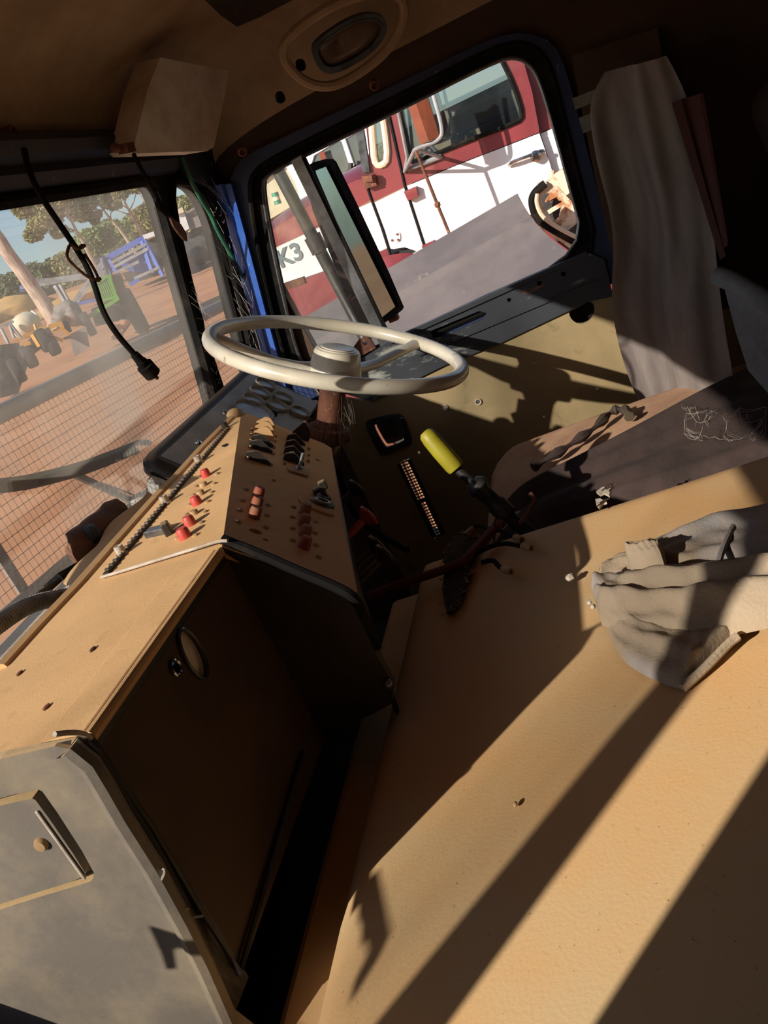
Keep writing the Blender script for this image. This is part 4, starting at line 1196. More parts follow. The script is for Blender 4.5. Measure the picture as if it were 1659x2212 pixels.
for k in range(6):
    bm = NB(); o_ = Vector((-.018 + .0072 * k, 0, 0)); bar(bm, c + o_ + Vector((0, -.016, -.004)), c + o_ + Vector((0, .016, .008)), .002, .008); obj('vane', bm, M['gauge_panel'], va_)
pd = thing('quilted_pad', PZ(195, 1165, -.30), 'brown quilted pad with a black knob at the windscreen base', 'pad')
bm = NB()
qa, qb, qc, qd = [PY(a, b, .765) for a, b in [(140, 1190), (245, 1110), (255, 1118), (165, 1225)]]
def qf(u, v):
    p = lerp(lerp(qa, qb, u), lerp(qd, qc, u), v); return p + Vector((0, -.012 * math.sin(math.pi * u) ** .4 * math.sin(math.pi * v) ** .4, .008 * abs(math.sin(u * 9)) * math.sin(math.pi * v)))
grid(bm, qf, 20, 10, .02); obj('pad_cloth', bm, M['dead_leaf'], pd, True)
bm = NB(); lathe(bm, [(.011, 0), (.013, .008), (.010, .022), (0, .024)], PY(203, 1166, .74), (-.2, -.3, .9), 6); obj('knob', bm, M['black_metal'], pd)
for k, pts_ in enumerate([[(124, 1238), (170, 1212), (172, 1222), (138, 1252)], [(84, 1276), (130, 1248), (134, 1254), (96, 1290)]]):
    bm = NB(); plate(bm, [PY(a, b, .745) for a, b in pts_], [], (0, .03, -.01)); obj('duct_wedge', bm, M['black_metal'], None, label=('black wedge shaped duct piece, the one nearer the quilted pad', 'black wedge shaped duct piece just above the ribbed hose')[k], cat='duct')
bm = NB(); bar(bm, (-.1, .775, -.46), (.7, .775, -.46), .09, .02); bar(bm, (.7, .79, -.345), (2.0, .79, -.345), .10, .02); obj('trim_5', bm, M['gauge_panel'], kind='structure')
bm = NB(); bar(bm, (.62, .903, -.36), (2.1, .903, -.36), .08, .012, bev=.004); obj('trim_6', bm, M['cowl_grey'], kind='structure')

# ================================================================== OUTSIDE: THE YARD
random.seed(101)
bm = NB()
def gr(u, v):
    x = -60 + 330 * u ** 1.6 if u > .0 else -60; y = -40 + 210 * v ** 1.25
    r = math.hypot(x - 1, y - 1)
    z = gz(x, y)
    z += (.05 * math.sin(.7 * x + .3 * y) + .04 * math.sin(1.3 * y - .4 * x)) * min(1, r / 20)
    return (x, y, z)
grid(bm, gr, 110, 90)
obj('ground', bm, M['dirt'], kind='structure', smooth=True)


def rock(c, r, nm, m, label, cat, sc=(1, 1, .6), group=None, sub=3, amp=.25):
    bm = NB(); sph(bm, c, r, sub, sc)
    f = random.uniform(0, 9)
    for v in bm.verts:
        d = (v.co - Vector(c)) / r
        v.co += d * r * amp * (math.sin(3.1 * d.x + f) * math.cos(2.7 * d.y + f) + .6 * math.sin(6.3 * d.z + 4 * d.x + f) + .4 * math.sin(11 * d.y + 5 * d.x))
    return obj(nm, bm, M[m], None, True, label, cat, group, angle=80)


rock(PG(10, 690) + Vector((0, 0, -.3)), 2.6, 'sand_heap', 'sand', 'yellow sand heap at the left edge below the trees', 'sand heap', (1.9, 1.0, .50))
rock(PG(160, 655) + Vector((0, 0, -.4)), 2.4, 'sand_heap', 'sand', 'low yellow sand bank behind the blue conveyor', 'sand heap', (2.2, 1, .34))
rock(PG(462, 515) + Vector((0, 0, -.5)), 1.8, 'sand_heap', 'sand', 'sandy bank below the grey tank behind the corner pane', 'sand heap', (2.0, .8, .45))


def leaves(bm, c, r, n, s, sc=(1, 1, .8)):
    c = Vector(c)
    for _ in range(n):
        while True:
            d = Vector((random.uniform(-1, 1), random.uniform(-1, 1), random.uniform(-1, 1)))
            if .25 < d.length < 1: break
        p = c + Vector((d.x * sc[0], d.y * sc[1], d.z * sc[2])) * r
        a = Vector((random.uniform(-1, 1), random.uniform(-1, 1), random.uniform(-1, .4))).normalized()
        b = a.cross(Vector((random.uniform(-1, 1), random.uniform(-1, 1), random.uniform(-1, 1)))).normalized()
        k = s * random.uniform(.6, 1.4)
        bm.faces.new([bm.verts.new(p + a * k), bm.verts.new(p + b * k * .45), bm.verts.new(p - a * k), bm.verts.new(p - b * k * .45)])


def at_d(px, py, dist):
    """point on the sight line at that depth, for heights of far things"""
    return ray(px, py) * dist


def pick(px, py, dist):
    p = ray(px, py) * dist
    return p


def tree(base, crowns, trunk_pts, dist, label, group, leafm='leaf_olive', n=900, ls=.30, r0=.22, twigs=()):
    b = pick(*base, dist); b.z = gz(b.x, b.y)
    t = thing('gum_tree', b, label, 'tree', group)
    tp = [b] + [pick(a, c, dist) for a, c in trunk_pts]
    bm = NB(); pts = chaikin(tp, 2, False); tube(bm, pts, [r0 * (1 - .75 * i / (len(pts) - 1)) for i in range(len(pts))], 7)
    obj('trunk', bm, M['trunk'], t, True)
    bm = NB()
    for tw in twigs:
        pts = chaikin([pick(a, c, dist) for a, c in tw], 2, False)
        tube(bm, pts, [r0 * .42 * (1 - .8 * i / (len(pts) - 1)) for i in range(len(pts))], 5)
    for (cx, cy, r) in crowns:
        e = pick(cx, cy, dist); s = pts_near = min(tp[1:], key=lambda q_: (q_ - e).length)
        tube(bm, [s, lerp(s, e, .5) + Vector((0, 0, .3)), e], [r0 * .35, r0 * .2, r0 * .06], 5)
    obj('branches', bm, M['branch'], t, True, kind='stuff')
    bm = NB()
    for (cx, cy, r) in crowns:
        e = pick(cx, cy, dist); r = r * .62
        for _ in range(4):
            q_ = e + Vector((random.uniform(-.5, .5), random.uniform(-.5, .5), random.uniform(-.4, .4))) * r
            leaves(bm, q_, r * random.uniform(.6, 1.0), n // (4 * len(crowns)) + 30, ls)
    obj('foliage', bm, M[leafm], t, kind='stuff')
    return t


DT = 62
tree((197, 560), [(62, 455, 1.4), (85, 478, 1.4), (100, 445, 1.4), (68, 500, 1.0), (120, 430, 1.2), (130, 505, .7), (120, 470, .8)], [(182, 528), (165, 499), (148, 465), (128, 432)], DT,
     'gum tree with its yellow-green crown leaning out at the far left', 'gum trees beyond the yard', n=9000, ls=.15, r0=.15,
     twigs=[[(165, 499), (140, 490), (105, 485)], [(150, 470), (120, 452), (95, 440)], [(160, 500), (120, 503), (85, 500)], [(148, 465), (150, 430), (140, 405)]])
tree((282, 518), [(165, 448, 1.5), (195, 432, 1.5), (225, 428, 1.4), (178, 465, 1.0), (240, 440, .9), (205, 470, .8), (150, 430, 1.2)], [(262, 498), (240, 476), (225, 455), (212, 440)], DT + 4,
     'gum tree with a dense grey-green crown behind the hanging cord', 'gum trees beyond the yard', 'leaf_dark', n=9500, ls=.15, r0=.14,
     twigs=[[(240, 476), (238, 460), (250, 452)], [(225, 455), (200, 450), (180, 448)]])
tree((306, 505), [(262, 418, .8), (290, 408, .7), (255, 440, .5)], [(288, 470), (276, 450), (266, 430), (258, 402)], DT + 2,
     'nearly bare gum tree with pale forked branches left of the rubber strip', 'gum trees beyond the yard', n=900, ls=.13, r0=.14,
     twigs=[[(276, 450), (258, 440), (245, 430)], [(270, 440), (272, 420), (262, 398)], [(280, 455), (292, 430), (296, 400)], [(290, 474), (310, 440), (318, 396)], [(300, 490), (330, 450), (338, 400)], [(286, 465), (262, 458), (248, 452)], [(318, 440), (300, 420), (296, 396)]])
for k, (cx, cy, r, m_, lb) in enumerate([
        (20, 612, 3.2, 'leaf_dark', 'dark round bush at the left edge behind the leaning trunk'), (85, 578, 2.8, 'leaf_dark', 'dark green bush just right of the leaning trunk'),
        (140, 570, 3.0, 'leaf_olive', 'olive bush behind the loop of the hanging cord'), (185, 545, 3.0, 'leaf_olive', 'olive bush at the foot of the leaning gum tree'),
        (215, 510, 3.4, 'leaf_green', 'bright green thicket left of the blue hopper'), (258, 500, 3.2, 'leaf_green', 'bright green thicket right behind the blue hopper'),
        (310, 475, 3.4, 'leaf_olive', 'grey-olive thicket below the bare gum tree'), (345, 455, 3.2, 'leaf_olive', 'thicket just left of the rubber windscreen strip'),
        (395, 430, 3.6, 'leaf_olive', 'tall thicket seen through the corner pane'), (430, 445, 2.8, 'leaf_dark', 'dark thicket above the pale green cabinet'), (55, 600, 2.2, 'leaf_dark', 'small dark bush hidden behind the leaning trunk')]):
    r *= .62; c = pick(cx, cy + 8, 78)
    b = Vector((c.x, c.y, gz(c.x, c.y)))
    t = thing('bush', b, lb, 'bush', 'bushes beyond the yard')
    bm = NB()
    for _ in range(5): leaves(bm, c + Vector((random.uniform(-.6, .6) * r, random.uniform(-.6, .6) * r, random.uniform(-.5, .1) * r)), r * .7, 1500, .17)
    leaves(bm, lerp(c, b, .6), r * .9, 1600, .18)
    obj('foliage', bm, M[m_], t, kind='stuff')
    bm = NB()
    for _ in range(5):
        o_ = Vector((random.uniform(-.5, .5) * r, random.uniform(-.5, .5) * r, 0)); tube(bm, [b + o_ * .4, lerp(b, c, .6) + o_ * .8, c + o_], [.09, .06, .02], 5)
    obj('stems', bm, M['branch'], t, True, kind='stuff')
# broad dark belt of scrub further back closes the horizon
bm = NB()
for i in range(120):
    a = math.radians(random.uniform(-4, 52)); d = random.uniform(120, 165)
    x, y = d * math.cos(a), d * math.sin(a)
    leaves(bm, (x, y, gz(x, y) + random.uniform(0, 1.2)), random.uniform(2.2, 3.4), 300, .42, (1.2, 1.2, .8))
obj('scrub_belt', bm, M['leaf_dark'], label='distant belt of dark scrub along the skyline', cat='scrub', kind='stuff')
# the bare leaning trunk
b = PG(128, 712); dl = b.length
t = thing('tree_trunk', b, 'thick bare pale tree trunk standing by the yellow loader', 'tree trunk')
bm = NB(); pts = chaikin([b, pick(95, 655, dl), pick(50, 592, dl), pick(0, 522, dl), pick(-60, 440, dl)], 3, False)
tube(bm, pts, [.30 - .008 * i * 24 / len(pts) * .5 for i in range(len(pts))], 14)
for v in bm.verts: v.co += Vector((math.sin(v.co.z * 5), math.cos(v.co.z * 4.1), 0)) * .02
obj('bark', bm, M['trunk'], t, True)
bm = NB(); lathe(bm, [(.42, -.1), (.36, .12), (.31, .35)], b, (0, 0, 1), 14, cap=False); obj('root_flare', bm, M['trunk'], t, True)


def slab(px, dist, depth, flat=True):
    """solid block whose face is given in sight-line points at one distance, going back by its depth"""
    pts = [pick(a, b, dist) for a, b in px]
    c = sum(pts, Vector()) / len(pts)
    n = Vector((c.x, c.y, 0)).normalized()
    d = n.dot(c)
    bm = NB(); plate(bm, [PP(a, b, n, d) for a, b in px], [], n * depth)
    return bm


def slab2(bm, px, dist, depth):
    pts = [pick(a, b, dist) for a, b in px]
    c = sum(pts, Vector()) / len(pts)
    n = Vector((c.x, c.y, 0)).normalized(); d = n.dot(c)
    plate(bm, [PP(a, b, n, d) for a, b in px], [], n * depth)


def beam(a, b, dist, wd, dist2=None):
    bm = NB(); bar(bm, pick(*a, dist), pick(*b, dist2 or dist), wd); return bm


def wheel(parent, c, r, wd, ax, hub='machine_yellow', name='wheel'):
    bm = NB(); ax = Vector(ax).normalized()
    lathe(bm, [(r * .55, -wd / 2), (r * .92, -wd / 2), (r, -wd * .3), (r, wd * .3), (r * .92, wd / 2), (r * .55, wd / 2)], c, ax, 22)
    wh = obj(name, bm, M['tyre'], parent, True)
    bm = NB(); lathe(bm, [(r * .56, -wd * .42), (r * .3, -wd * .3), (.0, -wd * .3)], c, ax, 16, cap=False); lathe(bm, [(r * .56, wd * .42), (r * .3, wd * .3), (0, wd * .3)], c, ax, 16, cap=False)
    obj('rim', bm, M[hub], wh, True)
    return wh


# ---- green tractor
DTR = 21.0
tc_ = pick(240, 700, DTR); tc_.z = gz(tc_.x, tc_.y)
tr_ = thing('tractor', tc_, 'old green tractor with a slatted radiator grille facing the windscreen', 'tractor')
qv = Vector((tc_.x, tc_.y, 0)).normalized()
n = qv; d = n.dot(pick(225, 622, DTR))
go = [PP(a, b, n, d) for a, b in [(194, 617), (236, 592), (255, 643), (212, 655)]]; gi_ = [PP(a, b, n, d) for a, b in [(201, 619), (233, 600), (248, 639), (214, 648)]]
bm = NB(); plate(bm, go, [gi_], n * .12); obj('grille_frame', bm, M['tractor_green'], tr_)
for k in range(8):
    f = (k + .5) / 8; bm = NB(); bar(bm, lerp(gi_[0], gi_[1], f) + n * .04, lerp(gi_[3], gi_[2], f) + n * .04, .028, .03, n); obj('grille_bar', bm, M['tractor_green'], tr_)
obj('radiator', slab([(198, 616), (234, 598), (250, 641), (213, 651)], DTR + .1, .15), M['pale_green'], tr_)
obj('bonnet', slab([(200, 612), (238, 590), (256, 640), (214, 655)], DTR + .3, 1.7), M['tractor_green'], tr_)
obj('front_beam', slab([(178, 686), (256, 640), (258, 648), (182, 696)], DTR - .1, .3), M['tractor_green'], tr_)
obj('engine', slab([(196, 668), (255, 640), (268, 690), (206, 706)], DTR + .35, 1.0), M['scrap'], tr_)
obj('gearbox', slab([(240, 596), (262, 590), (290, 690), (268, 720), (250, 660)], DTR + 1.6, .8), M['scrap'], tr_)
bm = NB(); tube(bm, [pick(234, 596, DTR + 1), pick(222, 556, DTR + 1)], .04, 8); obj('exhaust', bm, M['scrap'], tr_)
sd = Vector((-qv.y, qv.x, 0))
wheel(tr_, pick(170, 678, DTR) , .27, .18, sd); wheel(tr_, pick(190, 700, DTR - .9), .27, .18, sd, 'tractor_green')
wheel(tr_, pick(288, 672, DTR + 1.3), .56, .34, sd, 'tractor_green'); wheel(tr_, pick(262, 640, DTR + 2.6), .56, .34, sd, 'tractor_green')
rock(pick(146, 682, DTR + 2.5), .34, 'rubble_heap', 'tank_grey', 'small grey rubble heap beside the tractor front wheel', 'heap', (1, 1, .9))
rock(pick(262, 702, DTR - 1.0), .17, 'boulder', 'clay_rock', 'larger orange clay boulder below the tractor grille', 'boulder')
rock(pick(252, 724, DTR - 1.6), .14, 'boulder', 'clay_rock', 'smaller clay boulder just in front of the tractor', 'boulder')
# ---- blue screening plant
DB = 40.0
c = pick(290, 590, DB); c.z = gz(c.x, c.y)
bl = thing('screening_plant', c, 'blue screening machine with a hopper on legs and a long conveyor', 'machine')
obj('hopper_lip', slab([(226, 553), (307, 509), (312, 520), (235, 563)], DB, .3), M['blue_machine'], bl)
obj('hopper', slab([(252, 560), (321, 538), (330, 583), (296, 590), (264, 578)], DB + .5, 1.6), M['blue_machine'], bl)
obj('chassis', slab([(262, 590), (345, 570), (350, 592), (280, 612)], DB + 1.2, 1.5), M['scrap'], bl)
for a, b in [((311, 517), (352, 596)), ((220, 556), (240, 598)), ((306, 520), (330, 590)), ((236, 560), (262, 606))]:
    obj('post', beam(a, b, DB - .1, .16), M['blue_machine'], bl)
for a, b in [((246, 577), (320, 537)), ((240, 568), (316, 527)), ((290, 602), (345, 577)), ((248, 590), (300, 565))]:
    obj('rail', beam(a, b, DB - .15, .12), M['steel_grey'], bl)
obj('outrigger', slab([(276, 612), (300, 600), (302, 607), (284, 618)], DB - .4, .4), M['blue_machine'], bl)
for a, b in [((44, 622), (228, 592)), ((46, 614), (228, 586)), ((70, 606), (228, 598))]:
    obj('conveyor_rail', beam(a, b, DB + 4, .14), M['steel_grey'], bl)
bm = NB()
for k in range(16):
    f = k / 15; bar(bm, lerp(pick(44, 622, DB + 4), pick(228, 592, DB + 4), f), lerp(pick(46, 614, DB + 4), pick(228, 586, DB + 4), min(1, f + .03)), .05)
obj('conveyor_lattice', bm, M['steel_grey'], bl, kind='stuff')
for a, b in [((118, 616), (142, 655)), ((128, 614), (150, 655)), ((155, 657), (222, 563)), ((163, 657), (229, 566)), ((152, 660), (205, 648))]:
    obj('strut', beam(a, b, DB + 2, .14), M['blue_machine' if a[0] < 153 and a[0] > 150 else 'steel_grey'], bl)
obj('drive_box', slab([(61, 604), (70, 595), (79, 604), (68, 615)], DB + 4, .8), M['blue_machine'], bl)
obj('tail_box', slab([(40, 618), (52, 614), (58, 626), (44, 630)], DB + 4, .8), M['blue_machine'], bl)
# ---- yellow wheel loader
DL = 19.0
c = pick(100, 740, DL); c.z = gz(c.x, c.y)
ld = thing('wheel_loader', c, 'worn yellow wheel loader with a steel bucket by the bare trunk', 'loader')
obj('bonnet', slab([(102, 702), (132, 693), (139, 706), (132, 714), (114, 719)], DL, .7), M['machine_yellow'], ld)
obj('grille_panel', slab([(111, 711), (122, 706), (123, 709), (112, 714)], DL - .02, .03), M['mixer_cream'], ld)
obj('chassis', slab([(70, 725), (105, 706), (120, 730), (60, 775), (40, 800), (30, 770)], DL + .4, .9), M['scrap'], ld)
obj('counterweight', slab([(134, 693), (146, 690), (156, 716), (142, 722)], DL + .2, .5), M['scrap'], ld)
bm = slab([(151, 731), (160, 733), (192, 750), (161, 771)], DL - .6, .04); slab2(bm, [(125, 736), (186, 704), (194, 750), (152, 732)], DL - .1, .04); obj('bucket', bm, M['tank_grey'], ld)
for a, b in [((132, 708), (150, 724)), ((108, 726), (136, 736)), ((70, 722), (86, 748)), ((50, 745), (66, 740)), ((48, 766), (70, 756))]:
    obj('lift_arm', beam(a, b, DL - .4, .075), M['machine_yellow'], ld)
for a, b, w_ in [((94, 735), .24, .2), ((62, 770), .24, .2), ((112, 745), .22, .2), ((36, 800), .26, .2)]:
    wheel(ld, pick(*a, DL - .3), b, w_, (.5, -.6, 0))
obj('rear_frame', slab([(0, 745), (40, 740), (60, 790), (40, 850), (0, 860)], DL + .2, .8), M['scrap'], ld)
for a, b in [((2, 710), (18, 742)), ((20, 702), (30, 730)), ((0, 706), (30, 694)), ((22, 700), (45, 730))]:
    obj('cab_post', beam(a, b, DL, .05), M['steel_grey'], ld)
# ---- concrete mixer
DM = 22.0
c = pick(60, 725, DM); c.z = gz(c.x, c.y)
mx_ = thing('concrete_mixer', c, 'cream concrete mixer drum on a yellow frame left of the bare trunk', 'mixer')
a0, a1 = pick(32, 722, DM), pick(78, 682, DM + .1)
bm = NB(); L_ = (a1 - a0).length
lathe(bm, [(.12, 0), (.20, .05), (.27, L_ * .3), (.285, L_ * .5), (.25, L_ * .75), (.13, L_), (.10, L_)], a0, a1 - a0, 22); obj('drum', bm, M['mixer_cream'], mx_, True)
bm = NB(); tube(bm, circ(a1, .14, frame_from(a1 - a0)[1], frame_from(a1 - a0)[2], 18), .02, 6, True); obj('mouth_ring', bm, M['truck_white'], mx_, True)
bm = slab([(72, 685), (80, 676), (92, 704), (84, 707), (76, 700)], DM, .12); obj('chute', bm, M['truck_white'], mx_)
for a, b in [((20, 700), (44, 732)), ((44, 732), (100, 702)), ((30, 740), (60, 720)), ((74, 700), (86, 740)), ((40, 735), (44, 760))]:
    obj('frame_bar', beam(a, b, DM - .3, .045), M['machine_yellow'], mx_)
# ---- tank trailer and friends behind the corner pane
DQ = 50.0
c = pick(405, 500, DQ); c.z = gz(c.x, c.y)
tk = thing('tank_trailer', c, 'grey tank with a white end cabinet seen through the corner pane', 'tank')
obj('tank', slab([(392, 464), (442, 434), (452, 482), (412, 497)], DQ + .2, 2.2), M['tank_grey'], tk)
obj('end_cabinet', slab([(376, 466), (398, 459), (409, 494), (392, 503)], DQ, 1.8), M['truck_white'], tk)
obj('raised_lid', slab([(371, 461), (393, 447), (398, 458), (376, 466)], DQ - .2, .1), M['mixer_cream'], tk)
obj('undercarriage', slab([(400, 505), (450, 484), (452, 492), (403, 513)], DQ + .5, 1.5), M['scrap'], tk)
obj('base_legs', slab([(402, 508), (452, 488), (453, 505), (405, 520)], DQ + .8, .8), M['scrap'], tk)
c = pick(455, 500, 40); c.z = gz(c.x, c.y)
cb_ = thing('cabinet', c, 'pale green steel cabinet at the right edge of the corner pane', 'cabinet')
obj('body', slab([(437, 478), (452, 458), (470, 522), (458, 520)], 40, 1.0), M['pale_green'], cb_)
bm = NB()
for k in range(3): bar(bm, pick(443, 474 + 4 * k, 39.9), pick(452, 468 + 4 * k, 39.9), .04)
obj('louvre', bm, M['drum_green'], cb_, kind='stuff')
rock(pick(425, 545, 41), 1.2, 'scrap_heap', 'scrap', 'dark heap of scrap on the red dirt in the corner pane', 'heap', (1.7, .9, .45))
c = pick(345, 530, 46); c.z = gz(c.x, c.y)
ft = thing('flatbed_trailer', c, 'dark trailer with a white deck box behind the rubber windscreen strip', 'trailer')
obj('deck_box', slab([(308, 508), (342, 496), (344, 506), (312, 518)], 45, 1.5), M['truck_white'], ft)
obj('deck', slab([(314, 520), (378, 500), (384, 560), (345, 580), (325, 545)], 46.5, 1.6), M['scrap'], ft)
for a in [(338, 572), (360, 564), (378, 556)]: wheel(ft, pick(*a, 46), .42, .3, (.6, -.6, 0), 'tank_grey')

# ---- cream wall and drum seen through the quarter light
c = pick(600, 420, 52); c.z = gz(c.x, c.y)
cw = thing('shed', c, 'cream walled shed seen through the quarter light', 'shed')
obj('wall_panel', slab([(540, 395), (640, 322), (655, 430), (560, 488)], 52, 3), M['cream_wall'], cw)
obj('roof_sheet', slab([(536, 393), (642, 316), (641, 322), (540, 398)], 51.6, 3.6), M['tank_grey'], cw)
c = pick(597, 432, 50); c.z = min(gz(c.x, c.y), pick(599, 441, 50).z)
dr = thing('oil_drum', c, 'green drum with a white middle band standing by the cream shed', 'drum')
da, db_ = pick(601, 441, 50), pick(593, 416, 50)
for k, (f0, f1, m_) in enumerate([(0, .33, 'drum_green'), (.33, .66, 'mixer_cream'), (.66, 1, 'drum_green')]):
    p0, p1 = lerp(da, db_, f0), lerp(da, db_, f1); bm = NB(); h_ = (p1 - p0).length
    lathe(bm, [(.20, 0), (.21, .02), (.20, .04), (.20, h_)], p0, p1 - p0, 18); obj('drum_band', bm, M[m_], dr, True, label='white middle band' if k == 1 else None)
rock(pick(640, 400, 60), 2.4, 'boulder', 'tank_grey', 'grey rubble mound beside the cream shed', 'rubble', (1.2, 1, .8))

# ---- maroon and white bonneted truck parked alongside
RX = 6.0
def TX(px, py, o=0.0): return PX(px, py, RX + o)
rt = thing('red_truck', (RX + .9, .8, -2.2), 'maroon bonneted truck with a broad white band parked alongside the driver window', 'truck')
TH = (.05, 0, 0)
def Lt(pts, o=0.0): return [TX(a, b, o) for a, b in pts]
def zat(p, z): return Vector((p[0], p[1], z))
wtop = .46
dfa, dfb = TX(826, 190), TX(875, 402)
# door, upper half with the window opening
wn = chaikin(Lt([(852, 160), (872, 280), (886, 345), (894, 352), (1010, 304), (1118, 264), (1130, 250), (1112, 190), (1084, 130), (1060, 90)]), 1)
bm = NB(); plate(bm, Lt([(818, 140), (840, 245), (874, 402), (1000, 350), (1165, 286), (1150, 200), (1120, 95), (1092, 40)]), [wn], TH); dor = obj('door_top', bm, M['maroon'], rt)
bm = NB(); tube(bm, [p + Vector((-.006, 0, 0)) for p in wn], .016, 6, True); obj('window_rubber', bm, M['black_rubber'], rt, True)
bm = NB(); plate(bm, [p + Vector((.03, 0, 0)) for p in wn], [], (.006, 0, 0)); obj('door_glass', bm, G_TRUCK, rt)
dr_b = TX(1236, 480)
bm = NB(); wl_ = Lt([(874, 404), (1000, 352), (1165, 288), (1185, 345), (1212, 430)]); zb = -.545
plate(bm, wl_ + [Vector((RX, wl_[-1].y - .02, zb)), Vector((RX, TX(921, 540).y, zb))], [], TH); obj('door_lower', bm, M['truck_white'], rt)
bm = NB(); plate(bm, [Vector((RX + .01, -.5, zb - .005)), Vector((RX + .01, TX(921, 540).y, zb - .005)), Vector((RX + .01, TX(921, 540).y, -1.25)), Vector((RX + .01, -.5, -1.25))], [], TH); obj('sill_panel', bm, M['maroon'], rt)
# cowl with the quarter window
cwx = Lt([(770, 150), (790, 265), (797, 330), (786, 384), (801, 428), (806, 436), (872, 404), (836, 246), (814, 140)])
vw = chaikin(Lt([(797, 150), (806, 330), (812, 356), (826, 358), (838, 344), (832, 280), (810, 150)]), 1)
bm = NB(); plate(bm, cwx, [vw], TH); obj('cowl', bm, M['maroon'], rt)
bm = NB(); tube(bm, [p + Vector((-.004, 0, 0)) for p in vw], .022, 8, True); obj('quarter_rubber', bm, M['mixer_cream'], rt, True)
bm = NB(); plate(bm, [p + Vector((.02, 0, 0)) for p in vw], [], (.006, 0, 0)); obj('quarter_glass', bm, G_TRUCK, rt)
seam = [(806, 438), (828, 500), (846, 562), (858, 610)]
bm = NB(); plate(bm, Lt([(808, 438), (873, 406), (919, 540), (915, 552), (895, 541), (874, 534), (850, 538), (838, 536)]), [], TH); obj('cowl_lower', bm, M['truck_white'], rt)
# bonnet side
bm = NB(); top_ = [(797, 384), (770, 389), (742, 402), (700, 424), (662, 448), (622, 474), (585, 500), (548, 534)]
plate(bm, Lt([(802, 431)] + top_ + [(552, 553), (591, 536), (690, 489), (766, 452)]), [], TH); bn = obj('bonnet_side', bm, M['maroon'], rt)
def bon(u, v):
    k = u * (len(top_) - 1.0001); i = int(k); p = lerp(TX(*top_[i]), TX(*top_[i + 1]), k - i)
    return p + Vector((1.5 * v, -.02 * v, .10 * math.sin(v * math.pi) ** .6))
bm = NB(); grid(bm, bon, 14, 12, .02); obj('bonnet_top', bm, M['maroon'], rt, True)
bm = NB(); plate(bm, Lt([(804, 436), (766, 453), (690, 491), (591, 537), (545, 558), (566, 632), (613, 615), (724, 576), (800, 549), (836, 536)]), [], TH); obj('bonnet_band', bm, M['truck_white'], rt)
fl0 = Lt([(836, 538), (800, 551), (724, 578), (613, 617), (566, 634)])
bm = NB(); plate(bm, fl0 + [Vector((RX, fl0[-1].y, -1.3)), Vector((RX, fl0[0].y, -1.3))], [], TH); obj('wing_side', bm, M['maroon'], rt)
# bulging front wing and the wheel arch lip
def wing(u, v):
    p = lerp(TX(745, 592), TX(915, 540), u); 
    return Vector((RX - .16 * math.sin(math.pi * min(1, v * .9 + .1)) * math.sin(math.pi * u) ** .5, p.y, -.42 - .75 * v - .10 * (abs(u - .5) * 2) ** 2))
bm = NB(); grid(bm, wing, 18, 14, .02); obj('front_wing', bm, M['maroon'], rt, True)
# roof, back and cabin interior
bm = NB(); box(bm, (RX + .95, .30, .62), (2.0, 1.6, .10), None, .04); obj('roof', bm, M['truck_white'], rt)
bm = NB(); plate(bm, Lt([(1092, 40), (1120, 95), (1150, 200), (1166, 287), (1230, 262), (1205, 100), (1180, 20)], .08), [], TH); obj('rear_pillar', bm, M['maroon'], rt)
bm = NB(); plate(bm, Lt([(1168, 289), (1215, 268), (1250, 400), (1228, 470), (1214, 432)], .06), [], TH); obj('rear_quarter', bm, M['truck_white'], rt)
bm = NB(); box(bm, (RX + 1.0, -.22, .05), (1.9, .06, 1.2)); box(bm, (RX + 1.95, .4, .0), (.05, 1.3, .7)); box(bm, (RX + 1.0, .5, -.45), (1.9, 1.6, .05)); obj('cabin', bm, M['truck_dark'], rt)
bm = NB(); bmb = box(bm, (RX + .45, -.06, .02), (.5, .14, .42), None, .05, 3); obj('seat', bm, M['mixer_cream'], rt, True)
bm = NB(); tube(bm, circ((RX + .45, .52, .05), .22, (1, 0, 0), (0, .5, .86), 24), .016, 8, True); tube(bm, [(RX + .45, .52, .05), (RX + .45, .75, -.2)], .03, 8); obj('truck_steering_wheel', bm, M['truck_dark'], rt, True)
bm = NB(); bar(bm, TX(775, 262), TX(792, 372), .05, .05); obj('screen_pillar', bm, M['dark_chrome'], rt)
bm = NB(); plate(bm, [Vector((RX + .02, .80, .08)), Vector((RX + 1.9, .80, .08)), Vector((RX + 1.9, .74, .56)), Vector((RX + .02, .74, .56))], [], (0, .006, 0)); obj('windscreen', bm, G_TRUCK, rt)
# seams, hinges, handle, badge
bm = NB()
for pts_ in ([(840, 247), (874, 400), (921, 545)], [(787, 386), (802, 430), (828, 500), (848, 566), (860, 612)]):
    tube(bm, [TX(a, b, -.003) for a, b in pts_], .010, 5)
obj('panel_gap', bm, M['black_hole'], rt, kind='stuff')
for pts_ in ([(872, 414), (898, 403), (903, 424), (881, 434)], [(911, 531), (936, 520), (941, 533), (914, 543)]):
    bm = NB(); plate(bm, Lt(pts_, -.05), [], (.06, 0, 0)); obj('hinge', bm, M['maroon'], rt)
bm = NB(); tube(bm, chaikin([TX(1100, 358, -.01), TX(1106, 350, -.05), TX(1150, 334, -.05), TX(1172, 324, -.04), TX(1176, 330, -.01)], 2, False), .012, 8); lathe(bm, [(.035, 0), (.035, .03), (.02, .045), (0, .045)], TX(1157, 337, -.02), (-1, 0, 0), 14); obj('door_handle', bm, M['chrome'], rt, True)
bm = NB(); plate(bm, chaikin(Lt([(842, 520), (848, 508), (858, 500), (865, 505), (864, 522), (852, 524)], -.008), 1), [], (.008, 0, 0)); pb = obj('patch_plate', bm, M['truck_white'], rt)
